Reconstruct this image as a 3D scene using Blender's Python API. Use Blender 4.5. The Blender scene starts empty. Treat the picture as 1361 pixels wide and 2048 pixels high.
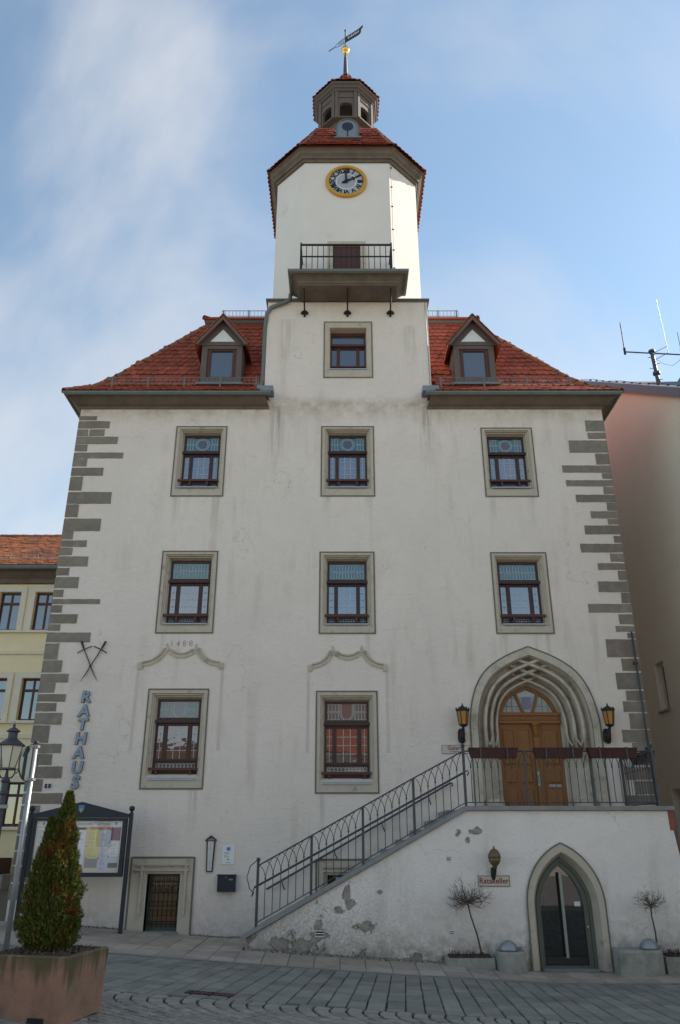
import bpy, math, random
from mathutils import Vector, Matrix
from mathutils.geometry import delaunay_2d_cdt

random.seed(7)
scene = bpy.context.scene
COL = scene.collection
rad = math.radians

# ---------------------------------------------------------------- camera
cam_data = bpy.data.cameras.new('camera')
cam = bpy.data.objects.new('camera', cam_data); COL.objects.link(cam)
cam.location = (0.0, -16.3, 1.6)
cam.rotation_euler = (rad(90 + 22.9), 0, 0)
cam_data.sensor_fit = 'VERTICAL'; cam_data.sensor_height = 24.0
cam_data.lens = 18.22
cam_data.clip_start = 0.05; cam_data.clip_end = 2000
scene.camera = cam

# ---------------------------------------------------------------- sky, sun, exposure
SUN_EL, SUN_AZ = rad(37), rad(62)         # azimuth measured from +Y (behind the facade) towards +X
world = bpy.data.worlds.new('World'); scene.world = world; world.use_nodes = True
nt = world.node_tree; nt.nodes.clear()
def wn(t, **k):
    n = nt.nodes.new(t)
    for a, b in k.items(): setattr(n, a, b)
    return n
sky = wn('ShaderNodeTexSky', sky_type='NISHITA', sun_disc=False, sun_elevation=SUN_EL, sun_rotation=SUN_AZ)
sky.air_density = 1.0; sky.dust_density = 0.2; sky.ozone_density = 0.35
tc = wn('ShaderNodeTexCoord')
mp = wn('ShaderNodeMapping'); mp.inputs['Rotation'].default_value = (0.5, 0.35, 0.2)
mp.inputs['Scale'].default_value = (1.0, 1.5, 0.75)
mp.inputs['Location'].default_value = (11.0, 2.0, 8.85)
nz = wn('ShaderNodeTexNoise'); nz.inputs['Scale'].default_value = 1.7; nz.inputs['Detail'].default_value = 8; nz.inputs['Roughness'].default_value = 0.50
nz.inputs['Distortion'].default_value = 0.5
rp = wn('ShaderNodeValToRGB'); rp.color_ramp.elements[0].position = 0.42; rp.color_ramp.elements[1].position = 0.68; rp.color_ramp.elements[0].color = (0.08, 0.08, 0.08, 1)
rp.color_ramp.interpolation = 'EASE'
mx = wn('ShaderNodeMixRGB'); mx.inputs['Color2'].default_value = (4.0, 4.0, 4.05, 1)
mfac = wn('ShaderNodeMath', operation='MULTIPLY'); mfac.inputs[1].default_value = 0.66
bg = wn('ShaderNodeBackground'); bg.inputs['Strength'].default_value = 0.10
wo = wn('ShaderNodeOutputWorld')
L = nt.links.new
L(tc.outputs['Generated'], mp.inputs['Vector']); L(mp.outputs['Vector'], nz.inputs['Vector'])
L(nz.outputs['Fac'], rp.inputs['Fac']); L(rp.outputs['Color'], mfac.inputs[0]); L(mfac.outputs[0], mx.inputs['Fac'])
tint = wn('ShaderNodeMixRGB', blend_type='MULTIPLY'); tint.inputs['Fac'].default_value = 1.0; tint.inputs['Color2'].default_value = (0.99, 1.06, 0.98, 1)
L(sky.outputs['Color'], tint.inputs['Color1']); L(tint.outputs['Color'], mx.inputs['Color1']); L(mx.outputs['Color'], bg.inputs['Color']); L(bg.outputs['Background'], wo.inputs['Surface'])

sun_data = bpy.data.lights.new('sun', 'SUN'); sun_data.energy = 5.0; sun_data.angle = rad(0.53); sun_data.color = (1.0, 0.94, 0.84)
sun = bpy.data.objects.new('sun', sun_data); COL.objects.link(sun)
SDIR = Vector((math.sin(SUN_AZ) * math.cos(SUN_EL), math.cos(SUN_AZ) * math.cos(SUN_EL), math.sin(SUN_EL)))
sun.rotation_euler = SDIR.to_track_quat('Z', 'Y').to_euler(); sun.location = SDIR * 60
scene.view_settings.view_transform = 'Standard'; scene.view_settings.look = 'None'
scene.view_settings.exposure = 1.1; scene.view_settings.gamma = 1.0
scene.view_settings.use_curve_mapping = False

# ---------------------------------------------------------------- materials
MATS = {}
def nodes_of(m): return m.node_tree.nodes, m.node_tree.links.new, m.node_tree.nodes['Principled BSDF']
def mat(name, col, rough=0.8, metal=0.0, var=0.12, scale=6.0, bump=0.0, bscale=40.0, stretch=(1, 1, 1), rand=0.0,
        spec=0.4, coat=0.0, col2=None, thresh=(0.45, 0.6), c2scale=3.0, transmission=0.0, dirt=0.0):
    m = bpy.data.materials.new(name); m.use_nodes = True; MATS[name] = m
    t = m.node_tree; N = t.nodes; K = t.links.new
    b = N['Principled BSDF']
    b.inputs['Roughness'].default_value = rough; b.inputs['Metallic'].default_value = metal
    b.inputs['Specular IOR Level'].default_value = spec; b.inputs['Coat Weight'].default_value = coat
    geo = N.new('ShaderNodeNewGeometry')
    mpn = N.new('ShaderNodeMapping'); mpn.inputs['Scale'].default_value = stretch; K(geo.outputs['Position'], mpn.inputs['Vector'])
    def noise(s, d=5, r=0.6, vec=mpn.outputs['Vector']):
        n = N.new('ShaderNodeTexNoise'); n.inputs['Scale'].default_value = s; n.inputs['Detail'].default_value = d; n.inputs['Roughness'].default_value = r
        K(vec, n.inputs['Vector']); return n.outputs['Fac']
    base = N.new('ShaderNodeRGB'); base.outputs[0].default_value = (*col, 1); c = base.outputs[0]
    if col2:
        r = N.new('ShaderNodeValToRGB'); r.color_ramp.elements[0].position = thresh[0]; r.color_ramp.elements[1].position = thresh[1]
        K(noise(c2scale, 8, 0.65), r.inputs['Fac'])
        x = N.new('ShaderNodeMixRGB'); x.inputs['Color2'].default_value = (*col2, 1); K(r.outputs['Color'], x.inputs['Fac']); K(c, x.inputs['Color1']); c = x.outputs['Color']
    hv = N.new('ShaderNodeHueSaturation'); K(c, hv.inputs['Color']); c = hv.outputs['Color']
    mr = N.new('ShaderNodeMapRange'); mr.inputs['From Min'].default_value = 0.25; mr.inputs['From Max'].default_value = 0.75
    mr.inputs['To Min'].default_value = 1 - var; mr.inputs['To Max'].default_value = 1 + var
    K(noise(scale), mr.inputs['Value']); v = mr.outputs['Result']
    if rand:
        oi = N.new('ShaderNodeObjectInfo'); r2 = N.new('ShaderNodeMapRange'); r2.inputs['To Min'].default_value = 1 - rand; r2.inputs['To Max'].default_value = 1 + rand
        K(oi.outputs['Random'], r2.inputs['Value'])
        r3 = N.new('ShaderNodeMath'); r3.operation = 'MULTIPLY'
        isl = N.new('ShaderNodeMapRange'); isl.inputs['To Min'].default_value = 1 - rand; isl.inputs['To Max'].default_value = 1 + rand
        K(geo.outputs['Random Per Island'], isl.inputs['Value'])
        m1 = N.new('ShaderNodeMath'); m1.operation = 'MULTIPLY'; K(r2.outputs['Result'], m1.inputs[0]); K(isl.outputs['Result'], m1.inputs[1])
        K(v, r3.inputs[0]); K(m1.outputs[0], r3.inputs[1]); v = r3.outputs[0]
    K(v, hv.inputs['Value'])
    K(c, b.inputs['Base Color'])
    if bump:
        bp = N.new('ShaderNodeBump'); bp.inputs['Strength'].default_value = bump; bp.inputs['Distance'].default_value = 0.02
        K(noise(bscale, 6, 0.65), bp.inputs['Height']); K(bp.outputs['Normal'], b.inputs['Normal'])
    if transmission: b.inputs['Transmission Weight'].default_value = transmission
    return m


BLOBS = [(0.42, 0.27, 0.19, 1.9), (0.10, 0.80, 0.09, 0.6), (-0.02, 0.53, 0.10, 1.5), (0.16, 0.62, 0.12, 1.4), (-0.07, 1.15, 0.08, 1.6), (0.66, 0.80, 0.05, 1.3), (2.36, 1.75, 0.13, 1.7), (2.05, 1.72, 0.07, 1.2), (2.20, 1.60, 0.05, 0.8), (-0.36, 0.16, 0.17, 1.4), (-1.0, 0.03, 0.20, 1.6), (1.2, -0.18, 0.22, 2.6), (1.75, -0.20, 0.16, 2.6), (-0.6, -0.02, 0.30, 2.2)]
RUNS = [(-1.52, 11.25, 2.0, 0.22, 0.75), (2.06, 11.25, 1.9, 0.20, 0.7), (-1.35, 13.8, 2.3, 0.3, 0.35), (1.75, 13.6, 2.0, 0.25, 0.35)] + [(x_, z_, 0.9, 0.12, 0.4) for x_, z_ in ((-3.75, 8.86), (-2.85, 8.86), (-0.30, 8.86), (0.65, 8.86), (3.5, 8.85), (4.4, 8.85), (-3.8, 5.66), (0.62, 5.65), (3.5, 5.65), (4.45, 5.65), (-2.9, 2.52), (-0.35, 2.44))]
def plaster(name, col, stain_col, trowel, stain_lo, stain_hi, peel=None):
    """Old lime plaster: trowel marks, blotches, brown water stains under the eaves, optional peeling."""
    m = bpy.data.materials.new(name); m.use_nodes = True; MATS[name] = m
    N, K, b = nodes_of(m)
    b.inputs['Roughness'].default_value = 0.92; b.inputs['Specular IOR Level'].default_value = 0.15
    geo = N.new('ShaderNodeNewGeometry'); sep = N.new('ShaderNodeSeparateXYZ'); K(geo.outputs['Position'], sep.inputs[0])
    def mapped(s):
        q = N.new('ShaderNodeMapping'); q.inputs['Scale'].default_value = s; K(geo.outputs['Position'], q.inputs['Vector']); return q.outputs[0]
    def noise(vec, s, d=6, r=0.6, dist=0.0):
        n = N.new('ShaderNodeTexNoise'); n.inputs['Scale'].default_value = s; n.inputs['Detail'].default_value = d
        n.inputs['Roughness'].default_value = r; n.inputs['Distortion'].default_value = dist; K(vec, n.inputs['Vector']); return n.outputs['Fac']
    def mrange(val, a, c_, lo, hi):
        q = N.new('ShaderNodeMapRange'); q.inputs[1].default_value = a; q.inputs[2].default_value = c_; q.inputs[3].default_value = lo; q.inputs[4].default_value = hi
        K(val, q.inputs[0]); return q.outputs[0]
    def math_(op, a, c_):
        q = N.new('ShaderNodeMath'); q.operation = op
        for i, s in enumerate((a, c_)):
            if isinstance(s, (int, float)): q.inputs[i].default_value = s
            else: K(s, q.inputs[i])
        return q.outputs[0]
    def mix(fac, a, c_):
        q = N.new('ShaderNodeMixRGB'); 
        if isinstance(fac, float): q.inputs[0].default_value = fac
        else: K(fac, q.inputs[0])
        for i, s in ((1, a), (2, c_)):
            if isinstance(s, tuple): q.inputs[i].default_value = (*s, 1)
            else: K(s, q.inputs[i])
        return q.outputs[0]
    iso = mapped((1, 1, 1)); streak = mapped((1, 1, 0.12)); hor = mapped((0.62, 0.62, 1.25))
    c = mix(mrange(noise(iso, 0.7, 4), 0.35, 0.7, 0.0, 0.5), col, tuple(k * 0.86 for k in col))
    c = mix(mrange(noise(iso, 6, 6, 0.7), 0.5, 0.75, 0.0, 0.35), c, tuple(k * 0.8 for k in col))
    # fine dark scratches left by the trowel
    sc = mrange(noise(hor, 15, 4, 0.78, 0.6), 0.62, 0.72, 0.0, 0.6 if trowel < 1 else 0.3)
    sc = math_('MULTIPLY', sc, mrange(noise(iso, 1.6, 3), 0.4, 0.62, 0.1, 1.0))
    c = mix(sc, c, tuple(k * 0.45 for k in col))
    # rain streaks
    st = mrange(noise(streak, 3.0, 5, 0.6), 0.50, 0.72, 0.0, 0.5)
    c = mix(math_('MULTIPLY', st, mrange(noise(iso, 0.5, 3), 0.45, 0.65, 0, 1)), c, stain_col)
    # hairline cracks, broken up
    vo = N.new('ShaderNodeTexVoronoi'); vo.feature = 'DISTANCE_TO_EDGE'; vo.inputs['Scale'].default_value = 0.55
    wv = N.new('ShaderNodeVectorMath'); wv.operation = 'ADD'; nv = N.new('ShaderNodeTexNoise'); nv.inputs['Scale'].default_value = 2.2; nv.inputs['Detail'].default_value = 6; K(geo.outputs['Position'], nv.inputs['Vector'])
    K(geo.outputs['Position'], wv.inputs[0]); K(nv.outputs['Color'], wv.inputs[1]); K(wv.outputs[0], vo.inputs['Vector'])
    crk = math_('MULTIPLY', mrange(vo.outputs['Distance'], 0.0, 0.006, 0.5, 0.0), mrange(noise(iso, 0.8, 3), 0.50, 0.58, 0.0, 1.0))
    c = mix(crk, c, tuple(k * 0.5 for k in col))
    # splashed dirt above the pavement
    dirt = math_('MULTIPLY', mrange(math_('ADD', sep.outputs['Z'], math_('MULTIPLY', noise(iso, 2.5, 6, 0.7), -0.9)), 0.35, -0.55, 0.0, 0.55), mrange(noise(iso, 8, 5, 0.7), 0.35, 0.6, 0.3, 1.0))
    c = mix(dirt, c, (0.30, 0.26, 0.21))
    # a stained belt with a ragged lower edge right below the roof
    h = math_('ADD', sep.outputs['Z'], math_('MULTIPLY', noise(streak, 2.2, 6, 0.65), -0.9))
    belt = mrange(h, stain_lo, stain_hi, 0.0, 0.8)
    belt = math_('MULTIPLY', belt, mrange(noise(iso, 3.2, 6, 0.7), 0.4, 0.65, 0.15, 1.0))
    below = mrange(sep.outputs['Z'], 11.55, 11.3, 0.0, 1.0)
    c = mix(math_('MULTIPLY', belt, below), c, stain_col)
    if trowel < 1:                                           # water runs below gutter ends and sills
        run = None; ax = sep.outputs['X']; az = sep.outputs['Z']; fine = mrange(noise(mapped((1, 1, 0.05)), 16, 5, 0.65), 0.40, 0.62, 0.0, 1.0)
        for rx_, rz_, rl_, rw_, ra_ in RUNS:
            dx_ = N.new('ShaderNodeMath'); dx_.operation = 'ABSOLUTE'; K(math_('SUBTRACT', ax, rx_), dx_.inputs[0])
            m1 = math_('MULTIPLY', mrange(dx_.outputs[0], rw_ * 0.3, rw_, ra_, 0.0), math_('MULTIPLY', mrange(az, rz_ - rl_, rz_ - 0.05, 0.0, 1.0), mrange(az, rz_, rz_ + 0.02, 1.0, 0.0)))
            run = m1 if run is None else math_('MAXIMUM', run, m1)
        c = mix(math_('MULTIPLY', run, fine), c, (0.25, 0.215, 0.175))
    height = noise(hor if trowel < 1 else iso, 11 if trowel < 1 else 15, 7, 0.76, 0.9)
    if peel:
        grad = math_('ADD', math_('MULTIPLY', mrange(sep.outputs['X'], peel[0], peel[1], 1.0, 0.0), 0.5), math_('MULTIPLY', mrange(sep.outputs['Z'], peel[2], peel[3], 1.0, 0.0), 0.32))
        blob = None                                          # places where the render has come off
        for bx_, bz_, br_, sz_ in BLOBS:
            q = N.new('ShaderNodeVectorMath'); q.operation = 'SUBTRACT'; q.inputs[1].default_value = (bx_, 0, bz_); K(geo.outputs['Position'], q.inputs[0])
            q2 = N.new('ShaderNodeVectorMath'); q2.operation = 'MULTIPLY'; q2.inputs[1].default_value = (1, 0, sz_); K(q.outputs[0], q2.inputs[0])
            q3 = N.new('ShaderNodeVectorMath'); q3.operation = 'LENGTH'; K(q2.outputs[0], q3.inputs[0])
            m1 = mrange(q3.outputs['Value'], 0.0, br_ * 2, 0.60, 0.0); blob = m1 if blob is None else math_('MAXIMUM', blob, m1)
        pn = math_('ADD', noise(iso, 2.4, 9, 0.72), math_('MULTIPLY', grad, 0.30))
        pb = math_('ADD', math_('MULTIPLY', noise(iso, 9, 9, 0.78), 1.25), blob)
        pm = math_('MAXIMUM', mrange(pn, 0.77, 0.81, 0.0, 0.8), mrange(pb, 0.99, 1.03, 0.0, 0.9))
        grey = mix(mrange(noise(iso, 15, 6, 0.75), 0.35, 0.65, 0, 1.0), (0.19, 0.175, 0.15), (0.44, 0.37, 0.30))
        c = mix(math_('MULTIPLY', mrange(pb, 0.90, 0.99, 0.0, 0.55), mrange(noise(iso, 30, 5, 0.8), 0.45, 0.6, 0.0, 1.0)), c, (0.42, 0.37, 0.32))
        rag = mrange(math_('ADD', noise(iso, 24, 7, 0.82), math_('MULTIPLY', grad, 0.40)), 0.70, 0.82, 0.0, 0.65)
        c = mix(rag, c, (0.36, 0.31, 0.275))
        c = mix(pm, c, grey)
        green = math_('MULTIPLY', mrange(sep.outputs['Z'], 0.25, -0.25, 0.0, 0.8), mrange(noise(iso, 5, 5), 0.42, 0.62, 0, 1))
        c = mix(green, c, (0.22, 0.20, 0.14))
        height = math_('SUBTRACT', height, math_('MULTIPLY', pm, 0.9))
    K(c, b.inputs['Base Color'])
    bp = N.new('ShaderNodeBump'); bp.inputs['Strength'].default_value = min(1.0, trowel * 1.3); bp.inputs['Distance'].default_value = 0.025 if trowel < 1 else 0.028
    K(height, bp.inputs['Height']); K(bp.outputs['Normal'], b.inputs['Normal'])
    return m

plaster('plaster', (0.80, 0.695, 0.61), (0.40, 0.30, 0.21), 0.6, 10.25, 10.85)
plaster('plaster_stair', (0.92, 0.83, 0.755), (0.40, 0.35, 0.29), 1.1, 11, 12, peel=(-1.6, 2.4, 0.0, 2.0))
mat('plaster_strip', (0.62, 0.535, 0.46), 0.92, var=0.08, scale=3, bump=0.3, bscale=16)
mat('plaster_tower', (0.745, 0.68, 0.62), 0.92, var=0.05, scale=1.2, bump=0.15, bscale=14, col2=(0.60, 0.55, 0.48), thresh=(0.58, 0.75), c2scale=1.1, spec=0.15)
mat('quoin_paint', (0.225, 0.19, 0.153), 0.9, var=0.16, scale=5, bump=0.5, bscale=22, rand=0.10, col2=(0.27, 0.245, 0.21), thresh=(0.5, 0.7), c2scale=4, spec=0.2)
mat('stone_trim', (0.51, 0.435, 0.345), 0.85, var=0.08, scale=4, bump=0.25, bscale=30, col2=(0.30, 0.27, 0.22), thresh=(0.56, 0.72), c2scale=5, spec=0.25)
mat('stone_portal', (0.55, 0.475, 0.385), 0.85, var=0.10, scale=4, bump=0.3, bscale=30, col2=(0.31, 0.27, 0.21), thresh=(0.5, 0.7), c2scale=3.5, spec=0.25)
mat('trim_line', (0.16, 0.145, 0.12), 0.85, var=0.1, scale=8)
mat('window_wood', (0.052, 0.022, 0.019), 0.45, var=0.15, scale=14, bump=0.1, bscale=60)
mat('window_wood_red', (0.085, 0.028, 0.020), 0.5, var=0.15, scale=14)
mat('cornice_wood', (0.155, 0.118, 0.088), 0.75, var=0.14, scale=4, bump=0.2, bscale=20, col2=(0.10, 0.082, 0.062), thresh=(0.45, 0.7), c2scale=2.5)
mat('dormer_wood', (0.125, 0.098, 0.085), 0.75, var=0.12, scale=5, bump=0.15, bscale=25)
mat('roof_tile', (0.32, 0.068, 0.034), 0.75, var=0.13, scale=2.5, bump=0.25, bscale=40, rand=0.21, spec=0.25, col2=(0.22, 0.055, 0.032), thresh=(0.48, 0.75), c2scale=2)
mat('roof_tile_old', (0.30, 0.105, 0.045), 0.8, var=0.25, scale=1.5, bump=0.25, bscale=30, rand=0.22, spec=0.25, col2=(0.10, 0.05, 0.04), thresh=(0.52, 0.7), c2scale=0.9)
mat('hip_tile', (0.25, 0.085, 0.045), 0.8, var=0.25, scale=6, bump=0.3, bscale=30, rand=0.15, col2=(0.13, 0.10, 0.06), thresh=(0.5, 0.7), c2scale=7)
mat('zinc', (0.16, 0.168, 0.15), 0.5, metal=0.25, var=0.12, scale=5, bump=0.05, bscale=20)
mat('zinc_blue', (0.21, 0.245, 0.275), 0.5, metal=0.3, var=0.1, scale=6)
mat('sill_metal', (0.33, 0.38, 0.42), 0.45, metal=0.3, var=0.08, scale=8)
mat('iron_dark', (0.022, 0.022, 0.021), 0.55, metal=0.2, var=0.2, scale=20)
mat('iron_grey', (0.075, 0.078, 0.085), 0.5, metal=0.35, var=0.15, scale=12)
mat('iron_green', (0.035, 0.045, 0.045), 0.55, metal=0.2, var=0.2, scale=10)
mat('board_blue', (0.020, 0.026, 0.036), 0.45, metal=0.1, var=0.15, scale=8)
mat('steel', (0.30, 0.31, 0.31), 0.45, metal=0.6, var=0.15, scale=9)
mat('galvanised', (0.27, 0.275, 0.275), 0.45, metal=0.55, var=0.25, scale=8, stretch=(3, 3, 0.6))
mat('gold', (0.85, 0.55, 0.16), 0.22, metal=0.95, var=0.08, scale=10)
mat('gold_paint', (0.56, 0.30, 0.035), 0.5, metal=0.1, var=0.08, scale=7)
mat('clock_face', (0.36, 0.37, 0.41), 0.5, var=0.05, scale=6)
mat('black_paint', (0.010, 0.010, 0.012), 0.45, var=0.1)
mat('white_paint', (0.74, 0.73, 0.70), 0.6, var=0.05, scale=6)
mat('red_paint', (0.20, 0.018, 0.022), 0.55, var=0.1)
mat('brown_red', (0.075, 0.016, 0.016), 0.6, var=0.1)
mat('sign_cream', (0.56, 0.50, 0.42), 0.55, var=0.05)
mat('letter_blue', (0.235, 0.295, 0.36), 0.5, metal=0.2, var=0.06)
mat('letter_edge', (0.05, 0.07, 0.095), 0.5, metal=0.2, var=0.06)
mat('blue_enamel', (0.02, 0.02, 0.10), 0.3, var=0.05, coat=0.5)
mat('door_wood', (0.245, 0.098, 0.025), 0.5, var=0.22, scale=5, stretch=(9, 9, 0.7), bump=0.08, bscale=14, rand=0.06, spec=0.4)
mat('door_green', (0.10, 0.117, 0.092), 0.45, var=0.08, scale=5)
mat('flower_box', (0.066, 0.024, 0.022), 0.75, var=0.15, scale=12)
mat('lead', (0.52, 0.55, 0.55), 0.5, metal=0.2, var=0.1)
mat('concrete', (0.30, 0.285, 0.25), 0.9, var=0.16, scale=6, bump=0.4, bscale=50, col2=(0.2, 0.18, 0.14), thresh=(0.5, 0.7), c2scale=4)
mat('coping_stone', (0.25, 0.245, 0.235), 0.85, var=0.14, scale=7, bump=0.35, bscale=40)
mat('amber_glass', (0.42, 0.19, 0.03), 0.35, var=0.12, scale=9)
mat('frosted_glass', (0.72, 0.66, 0.50), 0.4, var=0.06, scale=3)
mat('pavement_slab', (0.345, 0.285, 0.225), 0.85, var=0.12, scale=2.5, bump=0.3, bscale=60, rand=0.14, spec=0.3, col2=(0.24, 0.195, 0.15), thresh=(0.48, 0.7), c2scale=2.2)
mat('joint_sand', (0.105, 0.090, 0.068), 0.95, var=0.3, scale=20)
mat('road_joint', (0.035, 0.034, 0.032), 0.95, var=0.3, scale=20)
mat('road_sett', (0.205, 0.196, 0.168), 0.75, var=0.24, scale=4, bump=0.45, bscale=40, rand=0.17, spec=0.35, col2=(0.16, 0.145, 0.12), thresh=(0.5, 0.72), c2scale=1.6)
mat('small_sett', (0.215, 0.195, 0.165), 0.8, var=0.15, scale=6, bump=0.4, bscale=50, rand=0.16)
mat('ground_cobble', (0.20, 0.19, 0.175), 0.9, var=0.2, scale=3, bump=0.5, bscale=9)
mat('kerb_stone', (0.21, 0.20, 0.185), 0.85, var=0.15, scale=6, bump=0.35, bscale=40, rand=0.08)
mat('rust', (0.065, 0.030, 0.028), 0.85, var=0.3, scale=15)
tm = mat('terracotta', (0.30, 0.165, 0.115), 0.9, var=0.2, scale=6, bump=0.5, bscale=55, col2=(0.19, 0.13, 0.09), thresh=(0.42, 0.68), c2scale=3.5)
N, K, b_ = nodes_of(tm); src = b_.inputs['Base Color'].links[0].from_socket            # mossy runs coming down from the rim
tcx = N.new('ShaderNodeTexCoord'); sx_ = N.new('ShaderNodeSeparateXYZ'); K(tcx.outputs['Object'], sx_.inputs[0])
mpp = N.new('ShaderNodeMapping'); mpp.inputs['Scale'].default_value = (1, 1, 0.06); K(tcx.outputs['Object'], mpp.inputs[0])
nn_ = N.new('ShaderNodeTexNoise'); nn_.inputs['Scale'].default_value = 14; nn_.inputs['Detail'].default_value = 5; K(mpp.outputs[0], nn_.inputs['Vector'])
h1 = N.new('ShaderNodeMapRange'); h1.inputs[1].default_value = 0.10; h1.inputs[2].default_value = 0.50; h1.inputs[3].default_value = -0.25; h1.inputs[4].default_value = 0.22; K(sx_.outputs['Z'], h1.inputs[0])
ad_ = N.new('ShaderNodeMath'); K(h1.outputs[0], ad_.inputs[0]); K(nn_.outputs['Fac'], ad_.inputs[1])
r_ = N.new('ShaderNodeMapRange'); r_.inputs[1].default_value = 0.52; r_.inputs[2].default_value = 0.70; r_.inputs[4].default_value = 0.85; K(ad_.outputs[0], r_.inputs[0])
mm = N.new('ShaderNodeMixRGB'); mm.inputs[2].default_value = (0.075, 0.068, 0.028, 1); K(r_.outputs[0], mm.inputs[0]); K(src, mm.inputs[1]); K(mm.outputs[0], b_.inputs['Base Color'])
mat('soil', (0.045, 0.036, 0.024), 1.0, var=0.5, scale=30, bump=1.0, bscale=50, col2=(0.07, 0.08, 0.03), thresh=(0.5, 0.6), c2scale=14)
mat('bark', (0.09, 0.062, 0.045), 0.9, var=0.25, scale=25)
mat('twig', (0.13, 0.088, 0.070), 0.85, var=0.25, scale=12)
mat('yellow_wall', (0.84, 0.69, 0.44), 0.9, var=0.06, scale=2, bump=0.15, bscale=30, spec=0.15)
mat('yellow_trim', (0.72, 0.64, 0.50), 0.85, var=0.06, scale=3)
mat('salmon_wall', (0.75, 0.655, 0.54), 0.92, var=0.04, scale=1.0, bump=0.12, bscale=60, spec=0.15)
mat('slate', (0.055, 0.06, 0.072), 0.6, var=0.15, scale=6)
mat('verge_metal', (0.13, 0.135, 0.165), 0.5, metal=0.4, var=0.08)
mat('glass_dark', (0.012, 0.012, 0.013), 0.03, var=0.0, spec=0.9)
mat('paper_white', (0.66, 0.67, 0.69), 0.6, var=0.04, scale=20)
mat('paper_lavender', (0.52, 0.52, 0.62), 0.6, var=0.05, scale=20)
mat('paper_yellow', (0.62, 0.55, 0.25), 0.6, var=0.05, scale=20)
mat('paper_orange', (0.55, 0.20, 0.10), 0.6, var=0.05, scale=20)
mat('paper_purple', (0.12, 0.04, 0.14), 0.6, var=0.2, scale=20)
mat('paper_grey', (0.25, 0.25, 0.25), 0.6, var=0.05, scale=20)
mat('ink', (0.10, 0.10, 0.11), 0.7, var=0.1)
mat('grey_plastic', (0.30, 0.31, 0.32), 0.5, var=0.05)
mat('grey_sign_back', (0.05, 0.063, 0.062), 0.6, metal=0.0, var=0.12, scale=8)
mat('shield_blue', (0.10, 0.22, 0.42), 0.5, var=0.1)
mat('shield_gold', (0.45, 0.32, 0.10), 0.5, var=0.2, scale=40)
mat('roof_tile_brown', (0.17, 0.052, 0.028), 0.8, var=0.2, scale=1.2)
mat('bronze', (0.15, 0.10, 0.055), 0.45, metal=0.3, var=0.15, scale=12)
mat('pull_grey', (0.26, 0.27, 0.25), 0.45, metal=0.3, var=0.05)
mat('roof_tile_dark', (0.085, 0.042, 0.028), 0.8, var=0.2, scale=1.2)
mat('crest_grey', (0.22, 0.22, 0.30), 0.6, var=0.15, scale=20)
mat('moss', (0.085, 0.085, 0.03), 1.0, var=0.4, scale=20)
mat('opposite_wall', (0.55, 0.50, 0.42), 0.9, var=0.08, scale=1.5)
mat('brick_patch', (0.28, 0.09, 0.06), 0.9, var=0.3, scale=20)

def glass(name, tint, refl, rough=0.02, wav=0.0, inner=0.35):
    """Window glass: mirrors the sky, shows a dim interior or curtain behind it."""
    m = bpy.data.materials.new(name); m.use_nodes = True; MATS[name] = m
    N, K, b = nodes_of(m); out = N['Material Output']
    b.inputs['Base Color'].default_value = (*tint, 1); b.inputs['Roughness'].default_value = 0.6; b.inputs['Specular IOR Level'].default_value = 0.0
    g = N.new('ShaderNodeBsdfGlossy'); g.inputs['Roughness'].default_value = rough; g.inputs['Color'].default_value = (0.95, 0.93, 0.95, 1)
    ms = N.new('ShaderNodeMixShader'); fr = N.new('ShaderNodeFresnel'); fr.inputs['IOR'].default_value = 1.5
    ad = N.new('ShaderNodeMath'); ad.operation = 'ADD'; ad.inputs[1].default_value = refl; K(fr.outputs[0], ad.inputs[0]); K(ad.outputs[0], ms.inputs[0])
    if wav:
        geo = N.new('ShaderNodeNewGeometry'); n = N.new('ShaderNodeTexNoise'); n.inputs['Scale'].default_value = 3.5; n.inputs['Detail'].default_value = 2
        K(geo.outputs['Position'], n.inputs['Vector']); bp = N.new('ShaderNodeBump'); bp.inputs['Strength'].default_value = wav; bp.inputs['Distance'].default_value = 0.05
        K(n.outputs['Fac'], bp.inputs['Height']); K(bp.outputs['Normal'], g.inputs['Normal'])
    K(b.outputs[0], ms.inputs[1]); K(g.outputs[0], ms.inputs[2]); K(ms.outputs[0], out.inputs['Surface'])
    return m
glass('pane_clear', (0.045, 0.045, 0.07), 0.26, 0.02, 0.025)
glass('pane_low', (0.035, 0.022, 0.02), 0.16, 0.02, 0.05)
glass('pane_teal', (0.020, 0.105, 0.115), 0.10, 0.05, 0.1)
glass('pane_green', (0.11, 0.155, 0.135), 0.06, 0.06, 0.1)
glass('pane_violet', (0.045, 0.035, 0.060), 0.10, 0.05)
glass('pane_grey', (0.105, 0.105, 0.115), 0.08, 0.05)
glass('pane_pale', (0.34, 0.38, 0.38), 0.03, 0.04, 0.1)
glass('pane_plain', (0.045, 0.05, 0.06), 0.16, 0.02, 0.015)
glass('pane_brown', (0.24, 0.14, 0.065), 0.03, 0.05)
glass('pane_door', (0.020, 0.021, 0.019), 0.045, 0.01, 0.01)

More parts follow.
